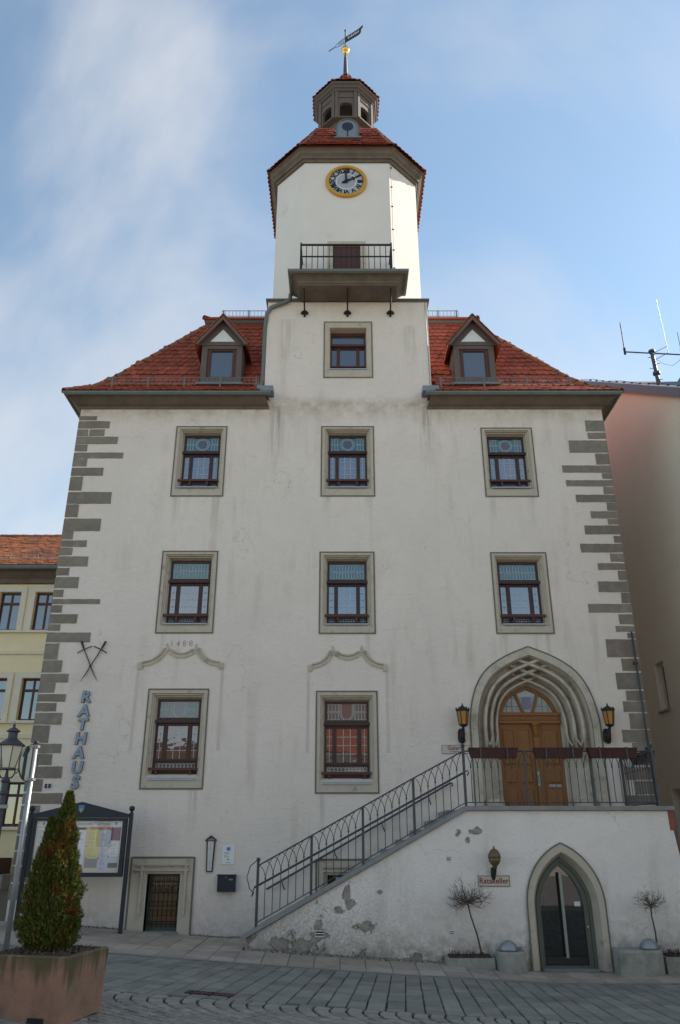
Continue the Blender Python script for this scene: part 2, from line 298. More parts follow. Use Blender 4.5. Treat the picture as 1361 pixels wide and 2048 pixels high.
# ---------------------------------------------------------------- mesh helpers
WM = {}          # world matrix of every parent created here
class MB:
    def __init__(s): s.v = []; s.f = []
    def add(s, vs, fs):
        o = len(s.v); s.v += [Vector(p) for p in vs]; s.f += [tuple(i + o for i in f) for f in fs]; return s
    def box(s, x0, x1, y0, y1, z0, z1, M=None):
        vs = [Vector(p) for p in ((x0, y0, z0), (x1, y0, z0), (x1, y1, z0), (x0, y1, z0), (x0, y0, z1), (x1, y0, z1), (x1, y1, z1), (x0, y1, z1))]
        if M: vs = [M @ p for p in vs]
        return s.add(vs, [(0, 3, 2, 1), (4, 5, 6, 7), (0, 1, 5, 4), (1, 2, 6, 5), (2, 3, 7, 6), (3, 0, 4, 7)])
    def prism(s, poly, y0, y1, M=None):
        """polygon in x,z (counter-clockwise seen from -y) between y0 (front) and y1 (back)"""
        n = len(poly); vs = [Vector((x, y0, z)) for x, z in poly] + [Vector((x, y1, z)) for x, z in poly]
        if M: vs = [M @ p for p in vs]
        return s.add(vs, [tuple(range(n)), tuple(range(2 * n - 1, n - 1, -1))] + [(i, i + n, (i + 1) % n + n, (i + 1) % n) for i in range(n)])
    def hprism(s, poly, z0, z1, M=None):
        n = len(poly); vs = [Vector((x, y, z0)) for x, y in poly] + [Vector((x, y, z1)) for x, y in poly]
        if M: vs = [M @ p for p in vs]
        return s.add(vs, [tuple(range(n - 1, -1, -1)), tuple(range(n, 2 * n))] + [(i, (i + 1) % n, (i + 1) % n + n, i + n) for i in range(n)])
    def loft(s, rows, closed=False, cap=False):
        n = len(rows[0]); o = len(s.v)
        for r in rows: s.v += [Vector(p) for p in r]
        for j in range(len(rows) - 1):
            for i in range(n if closed else n - 1):
                k = (i + 1) % n
                s.f.append((o + j * n + i, o + j * n + k, o + (j + 1) * n + k, o + (j + 1) * n + i))
        if cap:
            s.f.append(tuple(o + i for i in range(n - 1, -1, -1))); s.f.append(tuple(o + (len(rows) - 1) * n + i for i in range(n)))
        return s
    def tube(s, path, r, n=6, cap=True, squash=1.0):
        path = [Vector(p) for p in path]; m = len(path); rows = []
        rr = r if isinstance(r, (list, tuple)) else [r] * m
        up = None
        for i, p in enumerate(path):
            d = (path[min(i + 1, m - 1)] - path[max(i - 1, 0)]).normalized()
            if up is None: up = Vector((0, 0, 1)) if abs(d.z) < 0.9 else Vector((0, 1, 0))
            a = d.cross(up)
            if a.length < 1e-5: a = d.orthogonal()
            a.normalize(); b = a.cross(d).normalized(); up = b
            rows.append([p + (a * math.cos(t) + b * math.sin(t) * squash) * rr[i] for t in [2 * math.pi * k / n for k in range(n)]])
        return s.loft(rows, True, cap)
    def lathe(s, prof, n=16, c=(0, 0, 0), M=None):
        rows = []
        for r, z in prof:
            q = [Vector((c[0] + r * math.cos(2 * math.pi * k / n), c[1] + r * math.sin(2 * math.pi * k / n), c[2] + z)) for k in range(n)]
            rows.append([M @ p for p in q] if M else q)
        return s.loft(rows, True, True)
    def ribbon(s, path, w0, w1, y0, y1):
        """strip along a path in the x,z plane from offset w0 to w1 of its left normal, y0 front, y1 back"""
        P = [Vector(p) for p in path]; m = len(P); rows = []
        for i, p in enumerate(P):
            d = (P[min(i + 1, m - 1)] - P[max(i - 1, 0)]).normalized(); nrm = Vector((-d.y, d.x))
            a = p + nrm * w0; b = p + nrm * w1
            rows.append([(a.x, y1, a.y), (a.x, y0, a.y), (b.x, y0, b.y), (b.x, y1, b.y)])
        return s.loft(rows, True, True)
    def mesh(s, name, material, smooth=False, fix=True):
        me = bpy.data.meshes.new(name); me.from_pydata([tuple(p) for p in s.v], [], s.f)
        if fix:
            import bmesh
            bm = bmesh.new(); bm.from_mesh(me); bmesh.ops.recalc_face_normals(bm, faces=bm.faces); bm.to_mesh(me); bm.free()
        if smooth: 
            me.polygons.foreach_set('use_smooth', [True] * len(me.polygons))
        me.materials.append(MATS[material]); return me
    def build(s, name, material, parent=None, smooth=False, local=False, bevel=0.0, fix=True):
        if parent is not None and not local:
            inv = WM[parent.name].inverted(); s.v = [inv @ p for p in s.v]
        o = bpy.data.objects.new(name, s.mesh(name, material, smooth, fix)); COL.objects.link(o)
        if parent is not None: o.parent = parent; WM[o.name] = WM[parent.name].copy()
        else: WM[o.name] = Matrix.Identity(4)
        if bevel:
            b = o.modifiers.new('edge', 'BEVEL'); b.width = bevel; b.segments = 2; b.limit_method = 'ANGLE'; b.angle_limit = rad(40)
        if smooth == 'auto':
            pass
        return o

def tag(o, label=None, cat=None, group=None, kind=None):
    if label: o['label'] = label
    if cat: o['category'] = cat
    if group: o['group'] = group
    if kind: o['kind'] = kind
    return o
def empty(name, loc, label, cat, group=None, rz=0.0):
    o = bpy.data.objects.new(name, None); COL.objects.link(o); o.location = loc; o.rotation_euler = (0, 0, rz); o.empty_display_size = 0.2
    WM[o.name] = Matrix.Translation(loc) @ Matrix.Rotation(rz, 4, 'Z')
    return tag(o, label, cat, group)
def place(name, me, parent, M):
    """object from shared mesh data, M in world space"""
    o = bpy.data.objects.new(name, me); COL.objects.link(o)
    if parent is not None: o.parent = parent; o.matrix_basis = WM[parent.name].inverted() @ M
    else: o.matrix_basis = M
    WM[o.name] = M.copy(); return o
def copy_tree(o, parent, delta):
    """copy of a part and its sub-parts, moved by delta (in the frame of the parent)"""
    c = o.copy(); COL.objects.link(c); c.parent = parent; c.location = o.location + Vector(delta); WM[c.name] = WM[o.name].copy()
    for ch in o.children:
        d = ch.copy(); COL.objects.link(d); d.parent = c
    return c
def copy_thing(o, loc, label):
    c = o.copy(); COL.objects.link(c); c.location = loc; c['label'] = label
    for ch in o.children:
        d = ch.copy(); COL.objects.link(d); d.parent = c
        for g in ch.children:
            e = g.copy(); COL.objects.link(e); e.parent = d
    return c
def inside(p, poly):
    r = False; n = len(poly); x, y = p
    for i in range(n):
        a, b = poly[i], poly[i - 1]
        if (a[1] > y) != (b[1] > y) and x < (b[0] - a[0]) * (y - a[1]) / (b[1] - a[1]) + a[0]: r = not r
    return r
def sheet(mb, outer, holes, y, depth):
    """wall sheet in the x,z plane at y with openings; reveals run back by depth"""
    vs = []; es = []
    for poly in [outer] + holes:
        o = len(vs); vs += [Vector(p) for p in poly]; es += [(o + i, o + (i + 1) % len(poly)) for i in range(len(poly))]
    co, _, fs, *_r = delaunay_2d_cdt(vs, es, [], 0, 1e-5)
    keep = []
    for f in fs:
        c = sum((co[i] for i in f), Vector((0, 0))) / len(f)
        if inside(c, outer) and not any(inside(c, h) for h in holes): keep.append(tuple(f))
    mb.add([(p.x, y, p.y) for p in co], keep)
    for h in holes:
        mb.loft([[(x, y, z) for x, z in h], [(x, y + depth, z) for x, z in h]], True)
    return mb
def arch(cx, half, spring, apex, base=None, n=10):
    """pointed arch, from the left foot over the apex to the right foot, as (x, z)"""
    h = apex - spring; R = (half * half + h * h) / (2 * half); cl = cx - half + R
    a0 = math.pi; a1 = math.pi - math.asin(min(1, h / R))
    left = [(cl + R * math.cos(a0 + (a1 - a0) * i / n), spring + R * math.sin(a0 + (a1 - a0) * i / n)) for i in range(n + 1)]
    left[-1] = (cx, apex)
    pts = left + [(2 * cx - x, z) for x, z in reversed(left[:-1])]
    if base is not None: pts = [(cx - half, base)] + pts + [(cx + half, base)]
    return pts
PT = [(1.0, 0.0), (1.0, 0.10), (0.985, 0.22), (0.95, 0.36), (0.885, 0.51), (0.785, 0.645), (0.65, 0.755), (0.49, 0.838), (0.32, 0.905), (0.15, 0.957), (0.0, 1.0)]
def parch(cx, half, spring, apex, base=None, sub=2):
    """full-shouldered late gothic arch, left foot to right foot, as (x, z)"""
    h = apex - spring; left = []
    for i in range(len(PT) - 1):
        p0, p1, p2, p3 = PT[max(i - 1, 0)], PT[i], PT[i + 1], PT[min(i + 2, len(PT) - 1)]
        for k in range(sub):
            t = k / sub
            q = [0.5 * (2 * p1[c] + (p2[c] - p0[c]) * t + (2 * p0[c] - 5 * p1[c] + 4 * p2[c] - p3[c]) * t * t + (3 * p1[c] - p0[c] - 3 * p2[c] + p3[c]) * t ** 3) for c in (0, 1)]
            left.append((cx - half * q[0], spring + h * q[1]))
    pts = left + [(cx, apex)] + [(2 * cx - x, z) for x, z in reversed(left)]
    if base is not None: pts = [(cx - half, base)] + pts + [(cx + half, base)]
    return pts
def text_mesh(body, size, material, extrude=0.004, shear=0.0, offset=0.0, spacing=1.0, align='CENTER', res=2):
    cu = bpy.data.curves.new('text', 'FONT'); cu.body = body; cu.size = size; cu.extrude = extrude; cu.shear = shear; cu.offset = offset
    cu.space_character = spacing; cu.align_x = align; cu.align_y = 'CENTER'; cu.resolution_u = res
    o = bpy.data.objects.new('text', cu); COL.objects.link(o)
    bpy.context.view_layer.update()
    me = bpy.data.meshes.new_from_object(o.evaluated_get(bpy.context.evaluated_depsgraph_get()))
    bpy.data.objects.remove(o); bpy.data.curves.remove(cu)
    me.materials.clear(); me.materials.append(MATS[material]); return me
UPRIGHT = Matrix.Rotation(rad(90), 4, 'X')      # text stands up, facing -y
def text_at(name, body, size, material, parent, loc, **k):
    return place(name, text_mesh(body, size, material, **k), parent, Matrix.Translation(loc) @ UPRIGHT)
def strokes(mb, x0, x1, z0, z1, y, n, seed, th=0.004):
    """rows of short printed lines, too small to read in the photograph"""
    r = random.Random(seed)
    for i in range(n):
        z = z1 - (i + 0.5) * (z1 - z0) / n; e = x0 + (x1 - x0) * r.uniform(0.45, 1.0)
        if r.random() < 0.2: continue
        mb.box(x0, e, y, y + 0.001, z - th, z + th)

# ================================================================ the ground
KN = [(-400, 1.3), (-30, 1.2), (-12, 0.60), (-9.3, 0.42), (-6, 0.21), (-4.7, 0.135), (-3.3, 0.033), (-1.5, -0.09), (1.33, -0.262), (2.06, -0.29), (3.2, -0.35), (5, -0.352), (12, -0.40), (400, -0.4)]
def prof(x):
    for (a, za), (b, zb) in zip(KN, KN[1:]):
        if x <= b: return za + (zb - za) * (x - a) / (b - a)
    return KN[-1][1]
def base_z(x): return sum(prof(x + d) for d in (-0.6, -0.3, 0, 0.3, 0.6)) / 5
def clamp(v, a=0.0, b=1.0): return max(a, min(b, v))
def g(x, y):
    z = base_z(x)
    if y < -3: z += 0.052 * (min(-3 - y, 4.2)) + 0.004 * max(0, min(-7.2 - y, 20))
    else: z += 0.05 * clamp((y + 3) / 1.25) * clamp((x + 2.2) / 0.8) * clamp((2.9 - x) / 0.7)
    return z
def frame_at(x, y, rz=0.0, dz=0.0):
    """matrix standing on the sloping ground at x, y"""
    e = 0.05; n = Vector((-(g(x + e, y) - g(x - e, y)) / (2 * e), -(g(x, y + e) - g(x, y - e)) / (2 * e), 1)).normalized()
    xa = Vector((math.cos(rz), math.sin(rz), 0)); xa = (xa - n * xa.dot(n)).normalized(); ya = n.cross(xa)
    M = Matrix((xa, ya, n)).transposed().to_4x4(); M.translation = (x, y, g(x, y) + dz); return M
def terrain(name, xs, ys, dz, material, label=None):
    mb = MB(); nx = len(xs)
    mb.v = [Vector((x, y, g(x, y) + dz)) for y in ys for x in xs]
    mb.f = [(j * nx + i, j * nx + i + 1, (j + 1) * nx + i + 1, (j + 1) * nx + i) for j in range(len(ys) - 1) for i in range(nx - 1)]
    o = mb.build(name, material, None, smooth=True); tag(o, kind='structure'); return o
def span(a, b, n): return [a + (b - a) * i / n for i in range(n + 1)]
XS = [-400, -150, -60, -30, -22] + span(-16, 16, 64) + [22, 30, 60, 150, 400]
YS = [-400, -120, -50, -30, -20] + span(-12, 2, 28) + [4, 7, 10, 20, 40, 120, 400]
terrain('ground', XS, YS, -0.035, 'ground_cobble')
pavement = terrain('pavement', span(-13, 13, 52), [-2.98, -2, -1, 0.3, 4, 9], -0.014, 'joint_sand')
# big pavement flags, laid square to the facade
def slab_mesh(name, w, l, h, material, bev=0.006):
    mb = MB(); a, b = w / 2, l / 2
    lo = [(-a, -b, -h), (a, -b, -h), (a, b, -h), (-a, b, -h)]; mi = [(x, y, -bev) for x, y, _ in lo]
    up = [(x * (1 - 2 * bev / w), y * (1 - 2 * bev / l), 0) for x, y, _ in lo]
    mb.loft([lo, mi, up], True, True); return mb.mesh(name, material)
slabs = [slab_mesh('paving_slab', 0.392, 0.592, 0.05, 'pavement_slab'), slab_mesh('paving_slab', 0.392, 0.40, 0.05, 'pavement_slab')]
R_ = random.Random(3)
for i in range(-20, 19):
    for j, (yc, me) in enumerate(((-2.72, slabs[1]), (-2.21, slabs[0]), (-1.61, slabs[0]), (-1.01, slabs[0]), (-0.41, slabs[0]))):
        x = i * 0.4 + 0.2
        if yc > -1.9 and -1.5 < x < 6.0: continue
        if yc > -1.9 and x > 6.0 and j > 2: continue
        place('paving_slab', me, pavement, frame_at(x, yc - 0.02, 0, R_.uniform(-0.003, 0.003)))
kerb = terrain('kerb', span(-13, 13, 52), [-3.12, -2.975], -0.020, 'joint_sand')
km = MB().box(-0.495, 0.495, -0.065, 0.065, -0.2, 0.0).mesh('kerb_stone', 'kerb_stone')
for i in range(-9, 9): place('kerb_stone', km, kerb, frame_at(i + 0.4, -3.05, 0, 0.012))
# carriageway of long grey setts, its joints running a little askew to the kerb
road = terrain('road', span(-13, 13, 52), [-7.05, -6, -5, -4, -3.10], -0.016, 'road_joint')
SK = 0.0755
setts = []
for i in range(-64, 64):
    xr = i * 0.205 - 0.1; y = -3.15 - R_.uniform(0, 0.25)
    first = True
    while y > -6.98:
        l = R_.uniform(0.38, 0.62); l = min(l, y + 7.0)
        if first: l = max(0.12, -3.14 - y + l); y = -3.14; first = False
        if l < 0.08: break
        yc = y - l / 2; x = xr + SK * (yc + 5.0)
        setts.append((x, yc, 0.192 * R_.uniform(0.97, 1.01), l - 0.009)); y -= l
def sett_mb(w, l, mb, M, seed):
    r = random.Random(seed); a, b, c = w / 2, l / 2, 0.009
    def j(): return r.uniform(-0.004, 0.004)
    lo = [(-a, -b, -0.06), (a, -b, -0.06), (a, b, -0.06), (-a, b, -0.06)]
    mi = [(x + j(), y + j(), -0.006) for x, y, _ in lo]; up = [(x * (1 - c / a), y * (1 - c / b), r.uniform(0, 0.004)) for x, y, _ in lo]
    return mb.loft([[M @ Vector(p) for p in q] for q in (lo, mi, up)], True, True)
near = sorted(setts, key=lambda s: (s[0] - 0.6) ** 2 * 0.35 + (s[1] + 7.3) ** 2 * 2)
for k, (x, y, w, l) in enumerate(near[:300]):
    mb = sett_mb(w, l, MB(), Matrix.Identity(4), k)
    place('road_sett', mb.mesh('road_sett', 'road_sett', fix=False), road, frame_at(x, y, -SK, R_.uniform(-0.003, 0.003)))
rest = MB()
for k, (x, y, w, l) in enumerate(near[300:]): sett_mb(w, l, rest, frame_at(x, y, -SK, R_.uniform(-0.003, 0.003)), k)
tag(rest.build('road_sett_far', 'road_sett', road, fix=False), kind='stuff')
# square in front: small setts laid in curved rows that start at the carriageway
square = terrain('square', span(-13, 13, 52), [-12, -10, -8.6, -8, -7.5, -7.03], -0.014, 'road_joint')
fan = MB()
for i in range(-75, 60):
    t = 0.03
    while t < 2.6:
        dx = -0.28 * t + 0.95 * t * t if t < 1.0 else 0.67 + 1.62 * (t - 1.0)
        sl = (-0.28 + 1.9 * t) if t < 1 else 1.62
        x = i * 0.165 + dx; y = -7.08 - t; step = 0.125 / math.sqrt(1 + sl * sl)
        if -7 < x < 8:
            sett_mb(0.158 / math.sqrt(1 + sl * sl) * R_.uniform(0.84, 0.94), 0.117 * R_.uniform(0.9, 1.0), fan, frame_at(x, y, math.atan(sl), R_.uniform(-0.006, 0.004)), i * 99 + int(t * 50))
        t += step
tag(fan.build('small_setts', 'small_sett', square, fix=False), kind='stuff')

# ================================================================ town hall
XL, XR, CX = -6.24, 6.30, 0.19
hall = empty('town_hall', (CX, 0, -0.1), 'white plastered town hall with octagonal clock tower, grey corner blocks and red tiled roof', 'town hall')

# ---- openings of the facade: outer rectangle of the painted surround, inner rectangle = the joinery
W3 = [(-3.895, -2.685, 8.87, 10.70), (-0.445, 0.805, 8.87, 10.70), (3.344, 4.565, 8.86, 10.66)]
W2 = [(-3.948, -2.71, 5.67, 7.54), (-0.452, 0.763, 5.66, 7.52), (3.340, 4.583, 5.66, 7.506)]
W1 = [(-3.972, -2.715, 2.53, 4.50), (-0.495, 0.775, 2.45, 4.455)]
WT = [(-0.405, 0.812, 12.056, 13.72)]
B1 = (-3.99, -2.768, -0.75, 1.31)          # basement window left
B2 = (-0.464, 0.75, -0.75, 1.272)          # basement window behind the stairs
def rect(x0, x1, z0, z1): return [(x0, z0), (x1, z0), (x1, z1), (x0, z1)]
PC = 3.98                                  # portal axis
portal_hole = parch(PC, 1.325, 3.6, 5.385, base=2.02)
outer = [(XL, -0.8), (XR, -0.8), (XR, 11.24), (2.235, 11.24), (2.235, 14.37), (-1.845, 14.37), (-1.845, 11.24), (XL, 11.24)]
holes = [rect(*w) for w in W3 + W2 + W1 + WT] + [rect(-3.655, -3.03, 0.04, 1.015), rect(-0.242, 0.40, 0.02, 0.995)] + [portal_hole]
mb = sheet(MB(), outer, holes, 0.0, 0.30)
mb.build('facade_wall', 'plaster', hall)
YB = 9.6
body = MB()
body.loft([[(XL, 0, -0.8), (XL, 0, 11.3)], [(XL, YB, -0.8), (XL, YB, 11.3)], [(XR, YB, -0.8), (XR, YB, 11.3)], [(XR, 0, -0.8), (XR, 0, 11.3)]])
body.build('side_wall', 'plaster', hall)
# black sheet standing in for the unlit rooms behind the openings
MB().box(XL + 0.3, XR - 0.3, 0.62, 0.7, 0, 11).build('dark_backing', 'black_paint', hall)
# tower shaft above the eaves: side and back walls
MB().loft([[(-1.845, 0, 11.0), (-1.845, 0, 14.37)], [(-1.845, 4.1, 11.0), (-1.845, 4.1, 14.37)], [(2.235, 4.1, 11.0), (2.235, 4.1, 14.37)], [(2.235, 0, 11.0), (2.235, 0, 14.37)]]).build('tower_shaft', 'plaster', hall)
led = MB().box(-1.90, 2.29, -0.06, 4.16, 14.372, 14.41)
led.box(-1.875, 2.265, -0.03, 4.13, 14.33, 14.37).build('tower_ledge', 'zinc', hall)

def lerp(a, b, t): return a + (b - a) * t
# ---- grey corner blocks
QL = [(10.87,10.98,-5.83),(10.65,10.84,-5.50),(10.44,10.62,-5.99),(10.23,10.42,-5.26),(10.04,10.21,-5.96),(9.85,10.00,-5.09),(9.64,9.84,-5.92),(9.40,9.60,-5.51),(9.02,9.37,-5.96),(8.69,8.98,-5.25),(8.36,8.67,-5.96),(8.02,8.32,-5.41),(7.82,8.01,-6.00),(7.64,7.79,-5.67),(7.44,7.62,-5.96),(7.18,7.41,-5.59),(6.97,7.14,-5.97),(6.68,6.93,-5.73),(6.48,6.64,-6.03),(6.32,6.43,-5.21),(6.13,6.29,-6.01),(5.89,6.09,-5.65),(5.73,5.87,-5.99),(5.48,5.69,-5.32),(5.11,5.45,-5.96),(4.84,5.09,-5.84),(4.63,4.81,-5.67),(4.42,4.62,-5.92),(4.24,4.39,-5.67),(4.04,4.21,-5.84),(3.78,4.01,-5.69),(3.42,3.76,-5.91),(3.22,3.40,-5.62),(2.99,3.20,-5.78),(2.74,2.96,-5.54),(2.49,2.72,-5.90),(2.26,2.46,-5.47),(1.97,2.23,-5.88),(1.72,1.94,-5.54),(1.43,1.69,-5.83),(1.17,1.40,-5.56),(0.87,1.14,-5.79),(0.57,0.84,-5.52)]
QR = [(10.57,10.86,5.86),(10.37,10.53,5.88),(10.00,10.32,5.41),(9.69,9.97,5.99),(9.48,9.66,5.18),(9.32,9.46,6.08),(9.13,9.28,5.23),(8.93,9.11,6.07),(8.73,8.91,5.41),(8.52,8.71,6.09),(8.33,8.50,5.70),(8.18,8.31,6.06),(7.94,8.15,5.52),(7.74,7.90,6.14),(7.51,7.71,5.37),(7.29,7.48,6.00),(7.10,7.25,5.70),(6.86,7.08,6.12),(6.59,6.83,5.65),(6.34,6.57,6.12),(6.13,6.32,5.37),(5.87,6.09,6.00),(5.71,5.83,5.90),(5.57,5.68,6.13),(5.16,5.54,5.65),(4.87,5.13,5.92),(4.49,4.83,5.76),(4.26,4.46,5.92),(4.03,4.24,5.83),(3.69,4.00,5.92),(3.43,3.67,5.73),(3.27,3.42,5.90),(2.99,3.23,5.89),(2.71,2.95,5.69),(2.44,2.68,5.85),(2.24,2.42,5.60)]
rq = random.Random(11)
def jit(): return rq.uniform(-0.008, 0.008)
for side, Q in ((-1, QL), (1, QR)):
    for z0, z1, xe in Q:
        xo = (XL - 0.012) if side < 0 else (XR + 0.012)
        # face on the front, wrapped round the corner by a return on the side wall
        a, b = (xo, xe) if side < 0 else (xe, xo)
        ret = rq.uniform(0.25, 0.5)
        nq = max(2, int((b - a) / 0.09)); wob = lambda: rq.uniform(-0.0045, 0.0045)
        low = [(lerp(a, b, k / nq) + (wob() * 2 if 0 < k < nq or (k == nq) == (side < 0) and k in (0, nq) and ((k == nq) == (side < 0)) else 0), z0 + wob()) for k in range(nq + 1)]
        upp = [(lerp(a, b, k / nq), z1 + wob()) for k in range(nq, -1, -1)]
        zm = (z0 + z1) / 2
        ring_ = low + ([(b + wob(), zm)] if side < 0 else []) + upp + ([(a + wob(), zm)] if side > 0 else [])
        m_ = MB().prism(ring_, -0.012, 0.001)
        if side < 0: m_.box(xo, XL + 0.001, 0.0015, ret, z0, z1)
        else: m_.box(XR - 0.001, xo, 0.0015, ret, z0, z1)
        m_.build('quoin', 'quoin_paint', hall)
MB().prism([(-5.955, 10.44), (-5.60, 10.445), (-5.60, 10.62), (-5.955, 10.615)], -0.012, 0.001).build('quoin', 'quoin_paint', hall)

# ---- windows: joinery mesh with surround, panes, leading, rail and sill below it
def make_window(kind, w):
    x0, x1, z0, z1 = w; cx = (x0 + x1) / 2
    top = {'top': 0.135, 'mid': 0.155, 'low': 0.185, 'tower': 0.205}[kind]; bot = {'top': 0.27, 'mid': 0.247, 'low': 0.30, 'tower': 0.285}[kind]
    sx = {'top': 0.175, 'mid': 0.172, 'low': 0.178, 'tower': 0.165}[kind]
    a0, a1, b0, b1 = x0 + sx, x1 - sx, z0 + bot, z1 - top; W, H = a1 - a0, b1 - b0
    fr = {'top': (0.045, 0.29, 0.40, 0.835, 0.905, 0.955), 'mid': (0.045, 0.29, 0.40, 0.83, 0.905, 0.955), 'low': (0.028, 0.25, 0.36, 0.80, 0.855, 0.92), 'tower': (0.07, 0.30, 0.395, 0.84, 0.885, 0.955)}[kind]
    X = lambda t: a0 + W * t
    Z = lambda t: b1 - H * t
    red = kind == 'tower'
    yf = 0.20
    j = MB()
    cols = [(0.04, 0.175), (0.27, 0.73), (0.825, 0.96)]
    panes = [(X(0.05), X(0.95), Z(fr[1]), Z(fr[0]))] + [(X(c0), X(c1), Z(fr[3]), Z(fr[2])) for c0, c1 in cols]
    if kind == 'low': panes.append((X(0.05), X(0.95), Z(fr[5]), Z(fr[4])))
    else: panes += [(X(c0), X(c1), Z(fr[5]), Z(fr[4])) for c0, c1 in cols]
    sheet(j, rect(a0, a1, b0, b1), [rect(*p) for p in panes], yf, 0.05)
    j.box(a0 - 0.015, a1 + 0.015, yf - 0.07, yf - 0.001, Z((fr[1] + fr[2]) / 2) - 0.03, Z((fr[1] + fr[2]) / 2) + 0.03)   # moulded transom
    j.box(a0, a1, yf - 0.03, yf - 0.001, Z(fr[3]) - 0.045, Z(fr[3]) - 0.012)
    j.box(a0, a0 + 0.03, yf - 0.018, yf - 0.001, b0, Z((fr[1] + fr[2]) / 2) - 0.03); j.box(a1 - 0.03, a1, yf - 0.018, yf - 0.001, b0, Z((fr[1] + fr[2]) / 2) - 0.03)
    win = j.build('window', 'window_wood_red' if red else 'window_wood', hall)
    # painted surround with a stepped splay
    steps = [(0, -0.013), (0.50, -0.013), (0.53, 0.025), (0.68, 0.025), (0.71, 0.075), (0.85, 0.085), (0.88, 0.13), (1.0, 0.202)]
    if kind == 'tower': steps = [(0, -0.013), (0.86, -0.013), (0.90, 0.0), (1.0, 0.202)]
    rows = []
    for t, y in steps:
        bt = t if kind == 'tower' else (0 if t == 0 else max(t, 0.62) if y < 0 else lerp(0.72, 1, t))
        rows.append([(lerp(x0, a0, t), y, lerp(z0, b0, bt)), (lerp(x1, a1, t), y, lerp(z0, b0, bt)), (lerp(x1, a1, t), y, lerp(z1, b1, t)), (lerp(x0, a0, t), y, lerp(z1, b1, t))])
    s_ = MB(); s_.loft([[(x0, 0.02, z0), (x1, 0.02, z0), (x1, 0.02, z1), (x0, 0.02, z1)]] + rows, True); s_.build('surround', 'stone_trim', win)
    e = 0.026; ln = MB()
    ln.box(x0 - 0.004, x1 + 0.004, -0.017, -0.0132, z1 - e, z1 + 0.004).box(x0 - 0.004, x1 + 0.004, -0.017, -0.0132, z0 - 0.004, z0 + e)
    ln.box(x0 - 0.004, x0 + e, -0.017, -0.0132, z0 + e, z1 - e).box(x1 - e, x1 + 0.004, -0.017, -0.0132, z0 + e, z1 - e); ln.build('painted_border', 'trim_line', win)
    sd = 0.10 if kind == 'low' else 0.025
    si = MB().prism([(0, 0)] * 0 or [(a0 - 0.03, b0 - sd - 0.03), (a1 + 0.03, b0 - sd - 0.03), (a1 + 0.03, b0 - sd), (a0 - 0.03, b0 - sd)], -0.035, -0.02)
    si.loft([[(a0 - 0.03, -0.034, b0 - sd), (a1 + 0.03, -0.034, b0 - sd)], [(a0 - 0.01, 0.2, b0 - 0.002), (a1 + 0.01, 0.2, b0 - 0.002)]]); si.build('sill', 'sill_metal', win)
    # glass
    tp = {'top': 'pane_teal', 'mid': 'pane_teal', 'low': 'pane_green', 'tower': 'pane_plain'}[kind]
    for i, (p0, p1, q0, q1) in enumerate(panes):
        m_ = tp if i == 0 else 'pane_plain' if kind == 'tower' else ('pane_low' if kind == 'low' else 'pane_clear') if i < 4 else 'pane_grey'
        MB().add([(p0, yf + 0.03, q0), (p1, yf + 0.03, q0), (p1, yf + 0.03, q1), (p0, yf + 0.03, q1)], [(0, 1, 2, 3)]).build('pane', m_, win, fix=False)
    if kind == 'tower': return win
    # leading
    ld = MB(); y0, y1 = yf + 0.022, yf + 0.0295; t = 0.0042
    def vb(x, q0, q1): ld.box(x - t, x + t, y0, y1, q0, q1)
    def hb(z, p0, p1): ld.box(p0, p1, y0, y1, z - t, z + t)
    def ring(cx_, cz, r, n=10, h=None):
        pts = [(cx_ + r * math.cos(2 * math.pi * k / n), cz + (h or r) * math.sin(2 * math.pi * k / n)) for k in range(n + 1)]
        ld.ribbon(pts, -t, t, y0, y1)
    p0, p1, q0, q1 = panes[0]; pw, ph = p1 - p0, q1 - q0
    n = 12; zz = (q0 + q1) / 2
    for k in range(n):                                   # honeycomb of long hexagons
        x = p0 + pw * (k + 0.5) / n; d = pw / n / 2
        if kind == 'top' and abs(x - cx) < ph * 0.52: continue
        if kind == 'low' and abs(x - cx) < ph * 0.42: continue
        vb(x, zz + 0.025, q1 - 0.03); vb(x, q0 + 0.03, zz - 0.025)
        for s in (-1, 1):
            for za, zb in ((zz + 0.025, zz), (zz - 0.025, zz), (q1 - 0.03, q1), (q0 + 0.03, q0)):
                ld.ribbon([(x, za), (x + s * d, zb)], -t, t, y0, y1)
    if kind == 'top':
        ring(cx, zz, ph * 0.46, 18); ring(cx, zz, ph * 0.36, 18)
        MB().prism([(cx + ph * 0.36 * math.cos(k * math.pi / 10), zz + ph * 0.36 * math.sin(k * math.pi / 10)) for k in range(20)], yf + 0.024, yf + 0.0285).build('roundel', 'pane_violet', win)
    if kind == 'low':
        r = ph * 0.34
        def shield(r_): return [(cx - r_, q1 - 0.004)] + [(cx - r_ * math.cos(k * math.pi / 10), q0 + ph * 0.44 - r_ * 1.12 * math.sin(k * math.pi / 10)) for k in range(11)] + [(cx + r_, q1 - 0.004)]
        MB().prism(shield(r), yf + 0.024, yf + 0.0285).build('shield_pane', 'pane_grey', win)
        ld.ribbon(shield(r), -t, t, y0 - 0.001, y1); ld.ribbon(shield(r * 1.22), -t, t, y0, y1)
    p0, p1, q0, q1 = panes[2]
    for k in (1, 2): vb(lerp(p0, p1, k / 3), q0, q1)
    for k in (1, 2, 3): hb(lerp(q0, q1, k / 4), p0, p1)
    for p0, p1, q0, q1 in (panes[1], panes[3]):
        vb((p0 + p1) / 2, q0, q1)
        for k in (1, 2, 3): hb(lerp(q0, q1, k / 4), p0, p1); ring((p0 + p1) / 2, lerp(q0, q1, k / 4), 0.017, 6)
